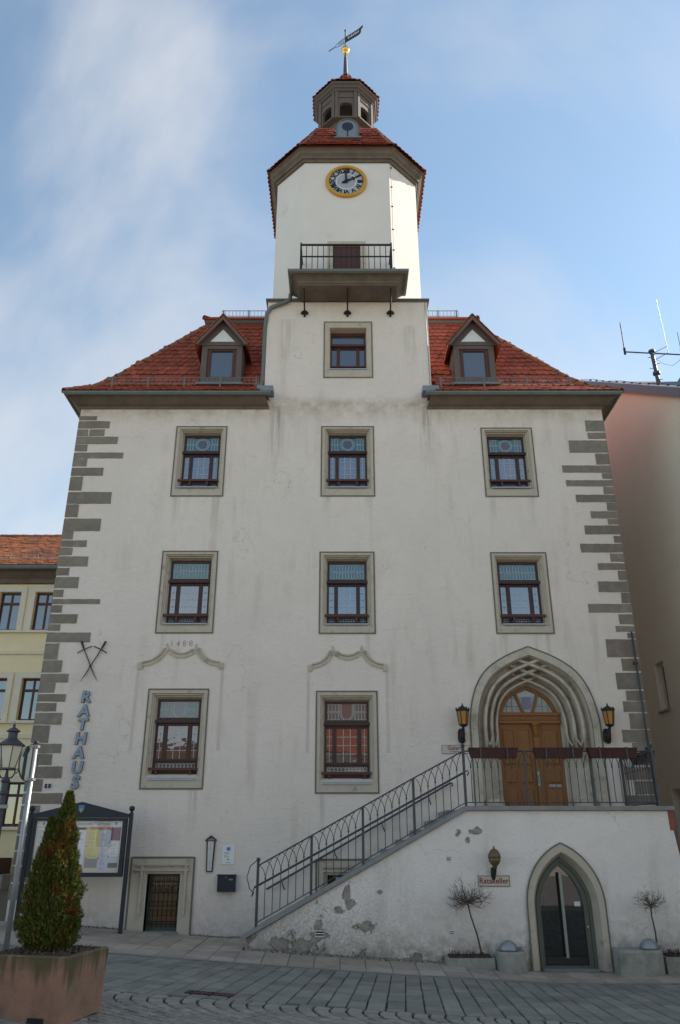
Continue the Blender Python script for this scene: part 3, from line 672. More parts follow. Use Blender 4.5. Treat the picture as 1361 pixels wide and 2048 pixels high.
    for p0, p1, q0, q1 in panes[4:]:
        nn = max(3, int((p1 - p0) / (q1 - q0) * 1.35 + 0.5)); 
        for k in range(nn): ring(p0 + (p1 - p0) * (k + 0.5) / nn, (q0 + q1) / 2, (p1 - p0) / nn / 2 * 1.02, 8, (q1 - q0) / 2)
    ld.build('leading', 'lead', win)
    # flower rail in front of the lower edge
    zr = Z(fr[4] - 0.004) if kind != 'low' else Z(0.955); rl = MB()
    rl.box(a0 - 0.05, a1 + 0.03, 0.02, 0.065, zr - 0.005, zr + 0.045)
    for t_ in ((0.27, 0.73) if kind != 'low' else (0.12, 0.88)):
        rl.box(X(t_) - 0.022, X(t_) + 0.022, 0.03, yf - 0.002, zr - 0.03, zr - 0.006); rl.box(X(t_) - 0.022, X(t_) + 0.022, 0.03, 0.06, zr - 0.12, zr - 0.0305)
    rl.build('flower_rail', 'window_wood_red', win)
    return win
for kind, ws in (('top', W3), ('mid', W2), ('low', W1), ('tower', WT)):
    for w in ws: make_window(kind, w)

# ---- basement windows in moulded stone frames
def basement(w, o, full):
    x0, x1, z0, z1 = w; a0, a1, b0, b1 = o
    f = MB(); f_out = [(x0, z0), (x1, z0), (x1, z1), (x0, z1)]
    sheet(f, f_out, [rect(a0, a1, b0, b1)], -0.03, 0.26)
    f.loft([[(x0, 0.01, z0), (x0, 0.01, z1), (x1, 0.01, z1), (x1, 0.01, z0)], [(x0, -0.03, z0), (x0, -0.03, z1), (x1, -0.03, z1), (x1, -0.03, z0)]])
    for x in (a0 - 0.115, a1 + 0.085):                       # crossing bars of the late gothic frame
        f.box(x - 0.01, x + 0.04, -0.075, -0.0301, b0 + 0.28, z1 - 0.10)
    f.box(x0 + 0.09, x1 - 0.09, -0.078, -0.0302, z1 - 0.15, z1 - 0.115); f.box(x0 + 0.09, x1 - 0.09, -0.077, -0.0303, b1 + 0.05, b1 + 0.085)
    win = f.build('basement_window', 'stone_trim', hall)
    b = MB(); e = 0.03; b.box(x0 - 0.006, x0 + e, -0.036, -0.0305, z0, z1).box(x1 - e, x1 + 0.006, -0.036, -0.0305, z0, z1).box(x0 + e, x1 - e, -0.036, -0.0305, z1 - e, z1 + 0.006)
    b.build('painted_border', 'trim_line', win)
    fr = MB(); sheet(fr, rect(a0, a1, b0, b1), [rect(a0 + 0.07, a1 - 0.07, b0 + 0.10, b1 - 0.06)], 0.18, 0.04); fr.build('frame', 'door_green', win)
    MB().box(a0 + 0.07, a1 - 0.07, 0.212, 0.216, b0 + 0.10, b1 - 0.06).build('pane', 'pane_brown', win)
    MB().box(a0 - 0.03, a1 + 0.03, -0.07, 0.17, b0 - 0.03, b0 + 0.004).build('sill', 'coping_stone', win)
    if not full: return
    gr = MB(); n = 7; y = 0.09
    for k in range(n):
        x = lerp(a0 + 0.05, a1 - 0.05, k / (n - 1)); gr.tube([(x, y, b0 + 0.06), (x, y, b1 - 0.06)], 0.009, 5)
    for z in (b0 + 0.12, b0 + 0.16, b1 - 0.14): gr.box(a0, a1, y - 0.008, y + 0.008, z - 0.009, z + 0.009)
    for zc, nn, r in ((b1 - 0.27, 5, 0.07), (b0 + 0.46, 6, 0.045), (b0 + 0.30, 6, 0.05)):
        for k in range(nn):
            x = lerp(a0 + 0.1, a1 - 0.1, k / (nn - 1)); gr.tube([(x + r * math.cos(t * math.pi / 4), y - 0.012, zc + r * math.sin(t * math.pi / 4)) for t in range(9)], 0.006, 4)
    gr.build('iron_grille', 'iron_dark', win)
basement(B1, (-3.655, -3.03, 0.04, 1.015), True)
basement(B2, (-0.242, 0.40, 0.02, 0.995), False)

# ---- curtain-arch relief above the two big lower windows, with the plastered-over jambs
def arc(p, q, sag, n=8):
    """arc from p to q bulging by sag to the right-hand side (downwards for left to right)"""
    (x0, z0), (x1, z1) = p, q; d = Vector((x1 - x0, z1 - z0)); nrm = Vector((d.y, -d.x)).normalized(); return [tuple(Vector(p) + d * t + nrm * sag * 4 * t * (1 - t)) for t in [k / n for k in range(n + 1)]]
for xl, xr, zf, nm in ((-4.24, -2.45, 5.02, 'l'), (-0.67, 0.99, 4.975, 'm')):
    c = (xl + xr) / 2; rel = None
    pieces = [arc((xl + 0.08, zf - 0.01), (c - 0.33, zf + 0.31), 0.085), arc((c - 0.255, zf + 0.27), (c + 0.255, zf + 0.27), 0.10), arc((c + 0.33, zf + 0.31), (xr - 0.08, zf - 0.01), 0.085)]
    for pc in pieces:
        m_ = MB().ribbon(pc, 0.032, 0.062, -0.045, 0.001).ribbon(pc, -0.03, 0.0315, -0.008, 0.001).ribbon(pc, -0.048, -0.0305, -0.03, 0.001)
        m_.build('arch_moulding', 'stone_portal', hall)
    for s, x in ((-1, xl), (1, xr)):
        MB().box(x - 0.005 + (0 if s < 0 else -0.085), x + (0.085 if s < 0 else 0) + 0.005, -0.03, 0.001, zf - 0.11, zf + 0.02).build('arch_stop', 'stone_trim', hall)
        xx = c + s * 0.30
        MB().prism([(xx - 0.028, zf + 0.27), (xx + 0.045, zf + 0.29), (xx + s * 0.012, zf + 0.43), (xx - 0.012 + s * 0.012, zf + 0.43)] if s < 0 else [(xx - 0.045, zf + 0.29), (xx + 0.028, zf + 0.27), (xx + 0.012 + s * 0.012 - 0.012, zf + 0.43), (xx - 0.012, zf + 0.43)], -0.025, 0.001).build('arch_cusp', 'stone_trim', hall)
        MB().box(x - 0.045 if s > 0 else x - 0.02, x + 0.02 if s > 0 else x + 0.045, -0.004, 0.001, zf - 1.75, zf - 0.115).build('blocked_jamb', 'plaster_strip', hall)
for k, ch in enumerate('1488'): text_at('year_digit', ch, 0.19, 'trim_line', hall, (-3.37 + (k - 1.5) * 0.135, -0.004, 5.445), extrude=0.003, offset=-0.006)

# ---- eaves: coved wooden cornice, zinc gutter
EV = 0.38; ZE = 11.43
def eave(x0, x1, m0, m1):
    """front eave from x0 to x1; m0/m1: True where the end mitres round the corner"""
    prof_ = [(0.0, 11.17), (-0.03, 11.17), (-0.045, 11.22), (-0.12, 11.25), (-0.24, 11.33), (-0.30, 11.36), (-0.30, 11.40), (0.0, 11.42)]
    rows = []
    for y, z in prof_:
        off = -y if -y > 0 else 0
        rows.append([(x0 - (off * 0.82 if m0 else off * -0.25 + 0.075 - 0.075), y, z), (x1 + (off if m1 else -off * 0.25), y, z)])
    mbx = MB().loft(rows); 
    c = mbx.build('cornice', 'cornice_wood', hall)
    gp = [(-0.29, 11.425), (-0.30, 11.385), (-0.34, 11.355), (-0.385, 11.36), (-0.415, 11.395), (-0.418, 11.44), (-0.405, 11.44), (-0.40, 11.40), (-0.38, 11.375), (-0.345, 11.37), (-0.315, 11.395), (-0.30, 11.43)]
    gm = MB().loft([[(x0 - (-y * 0.82 if m0 else 0.06), y, z) for y, z in gp], [(x1 + (-y if m1 else 0.06), y, z) for y, z in gp]], True, True)
    n = int((x1 - x0) / 0.72)
    for k in range(n + 1):
        x = lerp(x0, x1, (k + 0.4) / (n + 0.8)); gm.loft([[(x - 0.012, y - 0.006, z - 0.006 if z < 11.42 else z) for y, z in gp[:6]], [(x + 0.012, y - 0.006, z - 0.006 if z < 11.42 else z) for y, z in gp[:6]]])
    gm.build('gutter', 'zinc', hall)
eave(XL, -1.70, True, False); eave(2.09, XR, False, True)
for s, x in ((-1, XL), (1, XR)):                              # eaves along the sides
    prof_ = [(0.0, 11.17), (0.03, 11.17), (0.045, 11.22), (0.12, 11.25), (0.24, 11.33), (0.30, 11.36), (0.30, 11.40), (0.0, 11.42)]
    MB().loft([[(x + (d if s > 0 else -0.82 * d), -d, z), (x + (d if s > 0 else -0.82 * d), YB + d, z)] for d, z in prof_]).build('cornice', 'cornice_wood', hall)
    gp = [(0.29, 11.425), (0.30, 11.385), (0.34, 11.355), (0.385, 11.36), (0.415, 11.395), (0.418, 11.44), (0.405, 11.44), (0.40, 11.40), (0.38, 11.375), (0.345, 11.37), (0.315, 11.395), (0.30, 11.43)]
    MB().loft([[(x + (d if s > 0 else -0.82 * d), yy - d if yy == 0 else yy + d, z) for d, z in gp] for yy in (0, YB)], True, True).build('gutter', 'zinc', hall)

# ---- main roof: flared foot, steep slope, short upper roof
RP = [(-0.40, 11.43), (0.18, 11.90), (0.55, 12.40), (2.40, 15.36)]     # inward distance from the wall, height
def roof_ring(d, z):
    e = d if d > 0 else d * 0.82
    return [(XL + e, d, z), (XR - d, d, z), (XR - d, YB - d, z), (XL + e, YB - d, z)]
rfm = MB(); rr_ = [roof_ring(d, z - 0.03) for d, z in RP]
rfm.loft([[r[1], r[2], r[3], r[0]] for r in rr_])                      # sides and back
rfm.loft([[r[0], (-1.846, r[0][1], r[0][2])] for r in rr_]); rfm.loft([[(2.236, r[0][1], r[0][2]), r[1]] for r in rr_])   # front, left and right of the tower
roof = rfm.build('roof', 'roof_tile', hall, fix=False)
def tile_mb(w, l, th=0.022):
    b = [(-w / 2, l)] + [(-w / 2, 0.07)] + [(-w / 2 * math.cos(k * math.pi / 6), 0.07 - 0.07 * math.sin(k * math.pi / 6)) for k in range(1, 6)] + [(w / 2, 0.07), (w / 2, l)]
    n = len(b); lift = 0.034
    m_ = MB(); top = [(x, y, th + lift * (1 - y / l)) for x, y in b]; bot = [(x, y, lift * (1 - y / l)) for x, y in b]
    m_.add(bot + top, [tuple(range(2 * n - 1, n - 1, -1)), ] + [(i, i + n, (i + 1) % n + n, (i + 1) % n) for i in range(n - 1)]); return m_
def tile_spots(pr, origin, t, inn, rng, w, expo, skip=None, seed=0, edge=0.42):
    """matrices of tiles on a sloping roof face; pr = profile (inward, z), t = along the eave, inn = inward direction"""
    r = random.Random(seed); out = []; pts = [Vector((d, z)) for d, z in pr]; s = 0.0; row = 0
    lens = [(b - a).length for a, b in zip(pts, pts[1:])]; tot = sum(lens)
    while s < tot - 0.05:
        q = s; k = 0
        while q > lens[k]: q -= lens[k]; k += 1
        dirv = (pts[k + 1] - pts[k]).normalized(); p = pts[k] + dirv * q
        lo, hi = rng(p.x); Y = Vector((inn[0] * dirv.x, inn[1] * dirv.x, dirv.y)).normalized(); X = Vector((t[0], t[1], 0)); Zn = X.cross(Y)
        n0 = math.floor(lo / w); x = n0 * w + (w / 2 if row % 2 else 0)
        while x < hi:
            if lo + w * edge < x < hi - w * edge:
                pos = Vector((origin[0] + t[0] * x + inn[0] * p.x, origin[1] + t[1] * x + inn[1] * p.x, p.y))
                if not (skip and skip(pos)):
                    M = Matrix((X, Y, Zn)).transposed().to_4x4() @ Matrix.Rotation(r.uniform(-0.035, 0.035), 4, 'Z'); M.translation = pos + Zn * r.uniform(-0.003, 0.008) + Y * r.uniform(-0.008, 0.008); out.append(M)
            x += w
        s += expo; row += 1
    return out
def in_dormer(p): return any(abs(p.x - c) < 0.50 and p.z > 12.02 and p.y < 1.15 for c in (-2.98, 3.38)) or (-1.93 < p.x < 2.32)
front = tile_spots(RP, (0, 0), (1, 0), (0, 1), lambda d: (XL + (d if d > 0 else d * 0.8), XR - d), 0.182, 0.25, in_dormer, 5)
tile_me = tile_mb(0.178, 0.40).mesh('roof_tile', 'roof_tile', smooth=False)
front.sort(key=lambda M: M.translation.z + abs(M.translation.x - CX) * 0.02)
for M in front[:300]: place('roof_tile', tile_me, roof, M)
def bake(spots, mb, proto):
    for M in spots: mb.add([M @ p for p in proto.v], proto.f)
    return mb
more = bake(front[300:], MB(), tile_mb(0.178, 0.40))
for (o_, t_, i_, rng, sd) in (((XL, 0), (0, -1), (1, 0), lambda d: (-(YB - d), -d), 6), ((XR, 0), (0, 1), (-1, 0), lambda d: (d, YB - d), 7)):
    bake(tile_spots([(RP[0][0] * (0.80 if sd == 6 else 1.0), RP[0][1])] + RP[1:], o_, t_, i_, rng, 0.182, 0.25, None, sd, 0.95), more, tile_mb(0.178, 0.40))
tag(more.build('roof_tile_rest', 'roof_tile', roof), kind='stuff')
def hip_line(pts, step, r0, parent, seed, length=None):
    """half-round ridge tiles along a hip"""
    rr = random.Random(seed); pts = [Vector(p) for p in pts]; me = None
    for a, b in zip(pts, pts[1:]):
        L_ = (b - a).length; n = max(1, round(L_ / step)); d = (b - a).normalized(); sd = d.cross(Vector((0, 0, 1))).normalized(); up = sd.cross(d)
        for k in range(n):
            m_ = MB(); rows = []
            for t_, rad_ in ((0, r0 * 1.06), (L_ / n * 1.10, r0 * 0.88)):
                rows.append([(r * math.cos(q), t_, r * math.sin(q) - r0 * 0.25) for r in (rad_,) for q in [math.pi * i / 6 for i in range(7)]] + [(r * math.cos(q), t_, r * math.sin(q) - r0 * 0.25) for r in (rad_ - 0.018,) for q in [math.pi * i / 6 for i in range(6, -1, -1)]])
            if me is None: m_.loft(rows, True, True); me = m_.mesh('hip_tile', 'hip_tile', smooth=False)
            M = Matrix((sd, d, up)).transposed().to_4x4() @ Matrix.Rotation(rr.uniform(-0.05, 0.05), 4, 'Z'); M.translation = a + d * (L_ * k / n) + up * 0.005
            place('hip_tile', me, parent, M)
for sx_, X0 in ((1, XL), (-1, XR)):
    hip_line([(X0 + sx_ * (d if d > 0 else d * (0.82 if sx_ > 0 else 1)), d, z + 0.01) for d, z in RP], 0.36, 0.095, roof, 4)
# kerb of the upper roof: board, fascia, tile edge
up = MB(); dk = 2.32
def ring_box(mb_, d, z0, z1): mb_.loft([roof_ring(d, z0), roof_ring(d, z1)], True); return mb_
a_ = MB(); a_.loft([roof_ring(2.44, 15.27), roof_ring(2.40, 15.29), roof_ring(2.40, 15.38)], True); a_.build('upper_board', 'zinc', hall)
a_ = MB(); a_.loft([roof_ring(2.40, 15.382), roof_ring(2.33, 15.44), roof_ring(2.33, 15.52)], True); a_.build('upper_fascia', 'dormer_wood', hall)
a_ = MB(); a_.loft([roof_ring(2.34, 15.522), roof_ring(2.29, 15.53), roof_ring(2.29, 15.60), roof_ring(4.6, 16.35)], True, True); a_.build('upper_roof', 'roof_tile', hall)
hip_line([(XL + 2.29, 2.29, 15.58), (XL + 4.4, 4.4, 16.30)], 0.36, 0.085, roof, 8); hip_line([(XR - 2.29, 2.29, 15.58), (XR - 4.4, 4.4, 16.30)], 0.36, 0.085, roof, 8)
# snow guards
def snow_guard(x0, x1, y, z, hgt, step, parent, bars=True):
    s = MB(); n = max(2, int((x1 - x0) / step))
    for zz in (z, z + hgt): s.box(x0, x1, y - 0.006, y + 0.006, zz - 0.008, zz + 0.008)
    for k in range(n + 1):
        x = lerp(x0, x1, k / n); s.box(x - 0.005, x + 0.005, y - 0.004, y + 0.004, z, z + hgt)
    for k in range(max(2, int((x1 - x0) / 0.9)) + 1):
        x = lerp(x0 + 0.05, x1 - 0.05, k / max(2, int((x1 - x0) / 0.9))); s.box(x - 0.018, x + 0.018, y - 0.012, y + 0.012, z - 0.12, z + hgt + 0.015)
    s.build('snow_guard', 'zinc', parent)
snow_guard(-5.62, -2.0, -0.02, 11.88, 0.17, 0.11, hall); snow_guard(2.42, 5.68, -0.02, 11.88, 0.17, 0.11, hall)
snow_guard(-3.45, -1.87, 2.36, 15.68, 0.19, 0.10, hall); snow_guard(2.27, 3.45, 2.36, 15.68, 0.19, 0.10, hall)
# flashing beside the tower shaft
for x0, x1 in ((-1.99, -1.60), (1.98, 2.37)): MB().box(x0, x1, -0.33, 0.35, 11.50, 11.64).build('flashing', 'zinc_blue', hall)

# ---- dormers
def dormer(c):
    yf = 0.22; hw = 0.51; zb, ze, zp = 12.0, 13.16, 13.93
    d = MB(); d.box(c - hw, c - hw + 0.14, yf, yf + 0.1, zb, ze).box(c + hw - 0.14, c + hw, yf, yf + 0.1, zb, ze)
    d.box(c - hw + 0.14, c + hw - 0.14, yf + 0.001, yf + 0.099, ze - 0.1, ze); d.box(c - hw + 0.14, c + hw - 0.14, yf + 0.001, yf + 0.099, zb, zb + 0.2)
    for s in (-1, 1): d.box(c + s * hw - 0.02, c + s * hw + 0.02, yf + 0.101, 2.0, zb, ze)
    dm = d.build('dormer', 'dormer_wood', hall)
    gb = MB().prism([(c - 0.60, ze), (c + 0.60, ze), (c, zp - 0.02)], yf - 0.02, yf + 0.02); gb.build('gable', 'dormer_wood', dm)
    MB().prism([(c - 0.31, ze + 0.10), (c + 0.31, ze + 0.10), (c, zp - 0.30)], yf - 0.03, yf - 0.0205).build('gable_panel', 'white_paint', dm)
    rf = MB(); 
    for s in (-1, 1):
        A, B = Vector((c + s * 0.67, 0, ze - 0.04)), Vector((c, 0, zp + 0.06))
        rf.loft([[(A.x, y, A.z), (B.x, y, B.z), (B.x, y, B.z - 0.06), (A.x, y, A.z - 0.06)] for y in (yf - 0.16, 2.3)], True, True)
    rf.build('dormer_roof', 'roof_tile', dm)
    bg_ = MB()
    bg_.ribbon([(c - 0.65, ze - 0.055), (c, zp - 0.005)], -0.06, 0.0, yf - 0.19, yf - 0.161)
    bg_.ribbon([(c, zp - 0.005), (c + 0.65, ze - 0.07)], -0.06, 0.0, yf - 0.189, yf - 0.162)
    bg_.build('barge_board', 'dormer_wood', dm)
    tl = MB()
    for s in (-1, 1):
        for k in range(6):
            t0 = k / 6; x = lerp(c + s * 0.67, c, t0 + 0.08); z = lerp(ze - 0.04, zp + 0.06, t0 + 0.08)
            tl.box(-0.10, 0.10, yf - 0.185, yf + 0.25, -0.004, 0.018, Matrix.Translation((x, 0, z + 0.02)) @ Matrix.Rotation(-s * math.atan2(zp + 0.1 - ze, 0.67) * -1 if s < 0 else math.atan2(zp + 0.1 - ze, 0.67), 4, 'Y'))
    tag(tl.build('dormer_tiles', 'hip_tile', dm), kind='stuff')
    fr = MB(); a0, a1, b0, b1 = c - 0.29, c + 0.29, zb + 0.22, ze - 0.12
    sheet(fr, rect(c - 0.37, c + 0.37, zb + 0.2, ze - 0.1), [rect(a0 + 0.02, a1 - 0.02, b0 + 0.03, b1 - 0.03)], yf + 0.03, 0.04); fr.build('frame', 'window_wood_red', dm)
    MB().box(a0 + 0.02, a1 - 0.02, yf + 0.066, yf + 0.07, b0 + 0.03, b1 - 0.03).build('pane', 'pane_plain', dm)
    MB().box(c - 0.58, c + 0.58, yf - 0.14, yf + 0.0, zb - 0.06, zb + 0.0).build('lead_apron', 'zinc_blue', dm)
dormer(-2.98); dormer(3.38)

# ---- octagonal tower
TH, TC = 2.0, 2.0          # half width, y of axis
def octa(h, cut, z, cx=CX, cy=TC):
    return [(cx - h + cut, cy - h, z), (cx + h - cut, cy - h, z), (cx + h, cy - h + cut, z), (cx + h, cy + h - cut, z), (cx + h - cut, cy + h, z), (cx - h + cut, cy + h, z), (cx - h, cy + h - cut, z), (cx - h, cy - h + cut, z)]
MB().loft([octa(2.005, 0.82, 14.41), octa(1.995, 0.82, 19.2)], True).build('tower_wall', 'plaster_tower', hall)
cor = MB(); cor.loft([octa(2.0, 0.82, 19.12), octa(2.04, 0.835, 19.12), octa(2.06, 0.84, 19.2), octa(2.10, 0.855, 19.2), octa(2.11, 0.86, 19.27), octa(2.17, 0.885, 19.33), octa(2.19, 0.89, 19.41), octa(2.24, 0.91, 19.44), octa(2.24, 0.91, 19.49), octa(1.9, 0.8, 19.52)], True)
cor.build('tower_cornice', 'cornice_wood', hall)
TP = [(-0.02, 19.48), (0.30, 19.92), (0.62, 20.50), (0.94, 21.18)]      # inward from the eaves octagon (half 2.26)
def toct(d, z): k = d / 0.94; return octa(2.26 - d, lerp(0.91, 0.42, k), z)
tr = MB().loft([toct(d, z - 0.03) for d, z in TP] + [octa(0.78, 0.44, 21.35)], True).build('tower_roof', 'roof_tile', hall)
tt = MB(); tproto = tile_mb(0.15, 0.26, 0.014)
for k in range(8):
    ring0, ring1 = toct(*TP[0]), toct(*TP[-1])
    a, b = Vector(ring0[k]), Vector(ring0[(k + 1) % 8]); mid = (a + b) / 2; t_ = (b - a).normalized(); inn = Vector((-t_.y, t_.x, 0)); hw0 = (b - a).length / 2; hw1 = (Vector(ring1[k]) - Vector(ring1[(k + 1) % 8])).length / 2
    m1 = (Vector(ring1[k]) + Vector(ring1[(k + 1) % 8])) / 2; dd = (m1 - mid).dot(inn)
    pr = [((d + 0.02) / 0.96 * dd, z) for d, z in TP]
    skip = (lambda p: k == 0 and abs(p.x - 0.22) < 0.36 and p.z > 20.25)
    bake(tile_spots(pr, (mid.x, mid.y), (t_.x, t_.y), (inn.x, inn.y), lambda d, a_=hw0, b_=hw1, D_=dd: (-(lerp(a_, b_, d / D_)), lerp(a_, b_, d / D_)), 0.155, 0.185, skip, k), tt, tproto)
tag(tt.build('roof_tile_rest', 'roof_tile', tr), kind='stuff')
for k in (7, 0, 1, 2, 3, 6): hip_line([toct(d, z + 0.01)[k] for d, z in TP], 0.26, 0.06, tr, k)
# zinc hatch on the roof front
hx, hy = 0.22, 0.16
hp = [(hx - 0.31, 20.28), (hx + 0.31, 20.28)] + [(hx + 0.31 * math.cos(t * math.pi / 10), 20.70 + 0.31 * math.sin(t * math.pi / 10)) for t in range(11)]
hatch = MB().prism(hp, hy, 1.0).build('roof_hatch', 'zinc_blue', hall)
MB().ribbon(hp[1:] + [hp[0]], -0.012, 0.02, hy - 0.02, hy + 0.05).build('hatch_rim', 'zinc', hatch)
MB().prism([(hx + 0.165 * math.cos(t * math.pi / 10), 20.72 + 0.165 * math.sin(t * math.pi / 10)) for t in range(20)], hy - 0.012, hy - 0.001).build('round_pane', 'glass_dark', hatch)
MB().box(hx - 0.014, hx + 0.014, hy - 0.012, hy - 0.001, 20.29, 20.54).build('slot', 'black_paint', hatch)
MB().box(hx - 0.40, hx + 0.40, hy - 0.05, hy + 0.2, 20.24, 20.275).build('apron', 'zinc_blue', hatch)

# ---- open lantern on top
RO = 0.5858          # cut of a regular octagon, times half width
def ro(h, z): return octa(h, h * RO, z)
lan = MB()
lan.loft([ro(1.02, 21.30), ro(0.86, 21.62), ro(0.80, 22.0), ro(0.80, 22.10)], True).loft([ro(0.80, 22.10), ro(0.98, 22.12), ro(0.98, 22.17), ro(0.84, 22.19)], True)
lantern = lan.build('lantern', 'dormer_wood', hall)
wl = MB(); hL = 0.845
for k in range(8):
    a, b = Vector(ro(hL, 0)[k]), Vector(ro(hL, 0)[(k + 1) % 8]); t_ = (b - a).normalized(); inn = Vector((-t_.y, t_.x, 0)); w = (b - a).length
    M = Matrix((t_, inn, Vector((0, 0, 1)))).transposed().to_4x4(); M.translation = (a + b) / 2
    hole = [(-0.195, 22.18), (0.195, 22.18), (0.195, 22.82)] + [(0.195 * math.cos(q), 22.82 + 0.10 * math.sin(q)) for q in [math.pi * i / 8 for i in range(1, 8)]] + [(-0.195, 22.82)]
    f = MB(); sheet(f, rect(-w / 2, w / 2, 22.17, 23.42), [hole], 0.0, 0.10); f.box(-w / 2, -w / 2 + 0.10, -0.035, -0.001, 22.19, 23.40).box(w / 2 - 0.10, w / 2, -0.035, -0.001, 22.19, 23.40); f.box(-0.23, 0.23, -0.022, -0.001, 23.12, 23.15)
    wl.add([M @ p for p in f.v], f.f)
wl.build('lantern_wall', 'dormer_wood', lantern)
MB().loft([ro(0.72, 22.14), ro(0.70, 22.15)], True, True).build('lantern_floor', 'black_paint', lantern)
MB().loft([ro(0.83, 23.40), ro(0.80, 23.41)], True, True).build('lantern_ceiling', 'dormer_wood', lantern)
MB().lathe([(0.28, 22.45), (0.25, 22.5), (0.18, 22.75), (0.12, 22.9), (0.03, 22.95)], 12, (CX, TC, 0)).build('bell', 'iron_dark', lantern)
MB().loft([ro(0.85, 23.36), ro(0.90, 23.38), ro(0.90, 23.45), ro(0.95, 23.47), ro(0.96, 23.53), ro(1.02, 23.57), ro(1.03, 23.63), ro(0.6, 23.65)], True).build('lantern_cornice', 'dormer_wood', lantern)
LP = [(0.0, 23.63), (0.20, 23.88), (0.42, 24.18), (0.62, 24.48), (0.80, 24.80), (0.93, 25.12)]
lr = MB().loft([ro(1.05 - d, z) for d, z in LP] + [ro(0.08, 25.2)], True).build('lantern_roof', 'roof_tile', hall)
lt = MB(); lproto = tile_mb(0.13, 0.22, 0.013)
for k in range(8):
    ring0 = ro(1.05, 0); a, b = Vector(ring0[k]), Vector(ring0[(k + 1) % 8]); mid = (a + b) / 2; t_ = (b - a).normalized(); inn = Vector((-t_.y, t_.x, 0)); hw = (b - a).length / 2
    bake(tile_spots([(d, z + 0.01) for d, z in LP], (mid.x, mid.y), (t_.x, t_.y), (inn.x, inn.y), lambda d, h_=hw: (-h_ * (1.05 - d) / 1.05, h_ * (1.05 - d) / 1.05), 0.135, 0.16, None, k), lt, lproto)
tag(lt.build('roof_tile_rest', 'roof_tile', lr), kind='stuff')
for k in range(8): hip_line([ro(1.05 - d, z + 0.012)[k] for d, z in LP[:4]], 0.2, 0.048, lr, k)

# ---- spire with gilded ball and vane
vx, vy = 0.185, TC
spire = MB().lathe([(0.085, 25.0), (0.075, 25.3), (0.052, 26.05), (0.042, 26.06), (0.042, 26.16), (0.03, 26.17), (0.022, 26.3), (0.022, 27.25), (0.016, 27.36)], 10, (vx, vy, 0)).build('spire', 'slate', hall)
MB().lathe([(0.03, 26.24), (0.06, 26.26), (0.065, 26.30), (0.11, 26.33), (0.142, 26.40), (0.142, 26.45), (0.11, 26.53), (0.05, 26.57), (0.02, 26.58)], 18, (vx, vy, 0)).build('gilded_ball', 'gold', spire, smooth=True)
MB().lathe([(0.01, 27.34), (0.035, 27.38), (0.035, 27.43), (0.01, 27.46)], 10, (vx, vy, 0)).build('finial', 'iron_dark', spire)
VM = Matrix.Translation((vx, vy, 0)) @ Matrix.Rotation(math.atan2(-0.56, 0.83), 4, 'Z')
def vprism(m_, poly, y0, y1): return m_.prism(poly, y0, y1, VM)
vane = vprism(MB(), [(0.0, 26.80), (0.56, 26.78), (0.64, 26.86), (0.655, 26.98), (0.72, 27.06), (0.715, 27.13), (0.60, 27.09), (0.52, 27.07), (0.0, 27.08)], -0.008, 0.008).build('vane_flag', 'iron_green', spire)
lt_ = MB(); rv = random.Random(5)
for k in range(7): 
    x = 0.11 + k * 0.07; vprism(lt_, rect(x, x + rv.uniform(0.02, 0.04), 26.90, 27.00 - (k % 2) * 0.02), -0.011, -0.0085)
lt_.build('vane_mark', 'white_paint', spire)
sc = MB()
for zz in (0, 1):
    pts = [(0, 26.81 + 0.25 * zz), (-0.22, 26.82 + 0.22 * zz), (-0.38, 26.86 + 0.12 * zz), (-0.47, 26.94 - 0.06 * zz), (-0.55, 26.87 + 0.06 * zz), (-0.62, 26.93 - 0.05 * zz), (-0.70, 26.90)]
    sc.tube([VM @ Vector((x, 0, z)) for x, z in pts], 0.009, 5)
for x, h_ in ((-0.09, 0.24), (-0.18, 0.22), (-0.27, 0.17)): sc.tube([VM @ Vector((x, 0, 26.82)), VM @ Vector((x, 0, 26.82 + h_))], 0.007, 5)
for x in (-0.05, -0.135, -0.225): sc.tube([VM @ Vector((x + 0.035 * math.cos(t), 0, 26.93 + 0.07 * math.sin(t))) for t in [k * math.pi / 4 for k in range(9)]], 0.006, 4)
sc.build('vane_scroll', 'iron_green', spire)

# ---- clock
ck = Vector((0.175, 0, 18.41))
def disc(r, n=40, cx=0, cz=0): return [(ck.x + cx + r * math.cos(2 * math.pi * k / n), ck.z + cz + r * math.sin(2 * math.pi * k / n)) for k in range(n)]
clock = MB().prism(disc(0.50), -0.03, 0.0).build('clock', 'clock_face', hall)
rg = MB(); rows = []
for r, y in ((0.475, -0.031), (0.475, -0.06), (0.50, -0.085), (0.545, -0.085), (0.575, -0.05), (0.575, 0.0)): rows.append([(x, y, z) for x, z in disc(r)])
rg.loft(rows, True).build('clock_ring', 'gold_paint', clock, smooth=True)
def cring(r0, r1, y): return MB().loft([[(x, y, z) for x, z in disc(r0)], [(x, y - 0.004, z) for x, z in disc(r0)], [(x, y - 0.004, z) for x, z in disc(r1)], [(x, y, z) for x, z in disc(r1)]], True)
cring(0.475, 0.458, -0.0305).build('minute_track', 'black_paint', clock); cring(0.285, 0.265, -0.0305).build('chapter_ring', 'white_paint', clock)
for k, nm in enumerate(('XII', 'I', 'II', 'III', 'IV', 'V', 'VI', 'VII', 'VIII', 'IX', 'X', 'XI')):
    a = k * math.pi / 6; p = Vector((ck.x + 0.372 * math.sin(a), -0.0335, ck.z + 0.372 * math.cos(a)))
    place('numeral', text_mesh(nm, 0.19, 'black_paint', extrude=0.002, offset=0.0075, spacing=0.86), clock, Matrix.Translation(p) @ Matrix.Rotation(a, 4, 'Y') @ UPRIGHT)
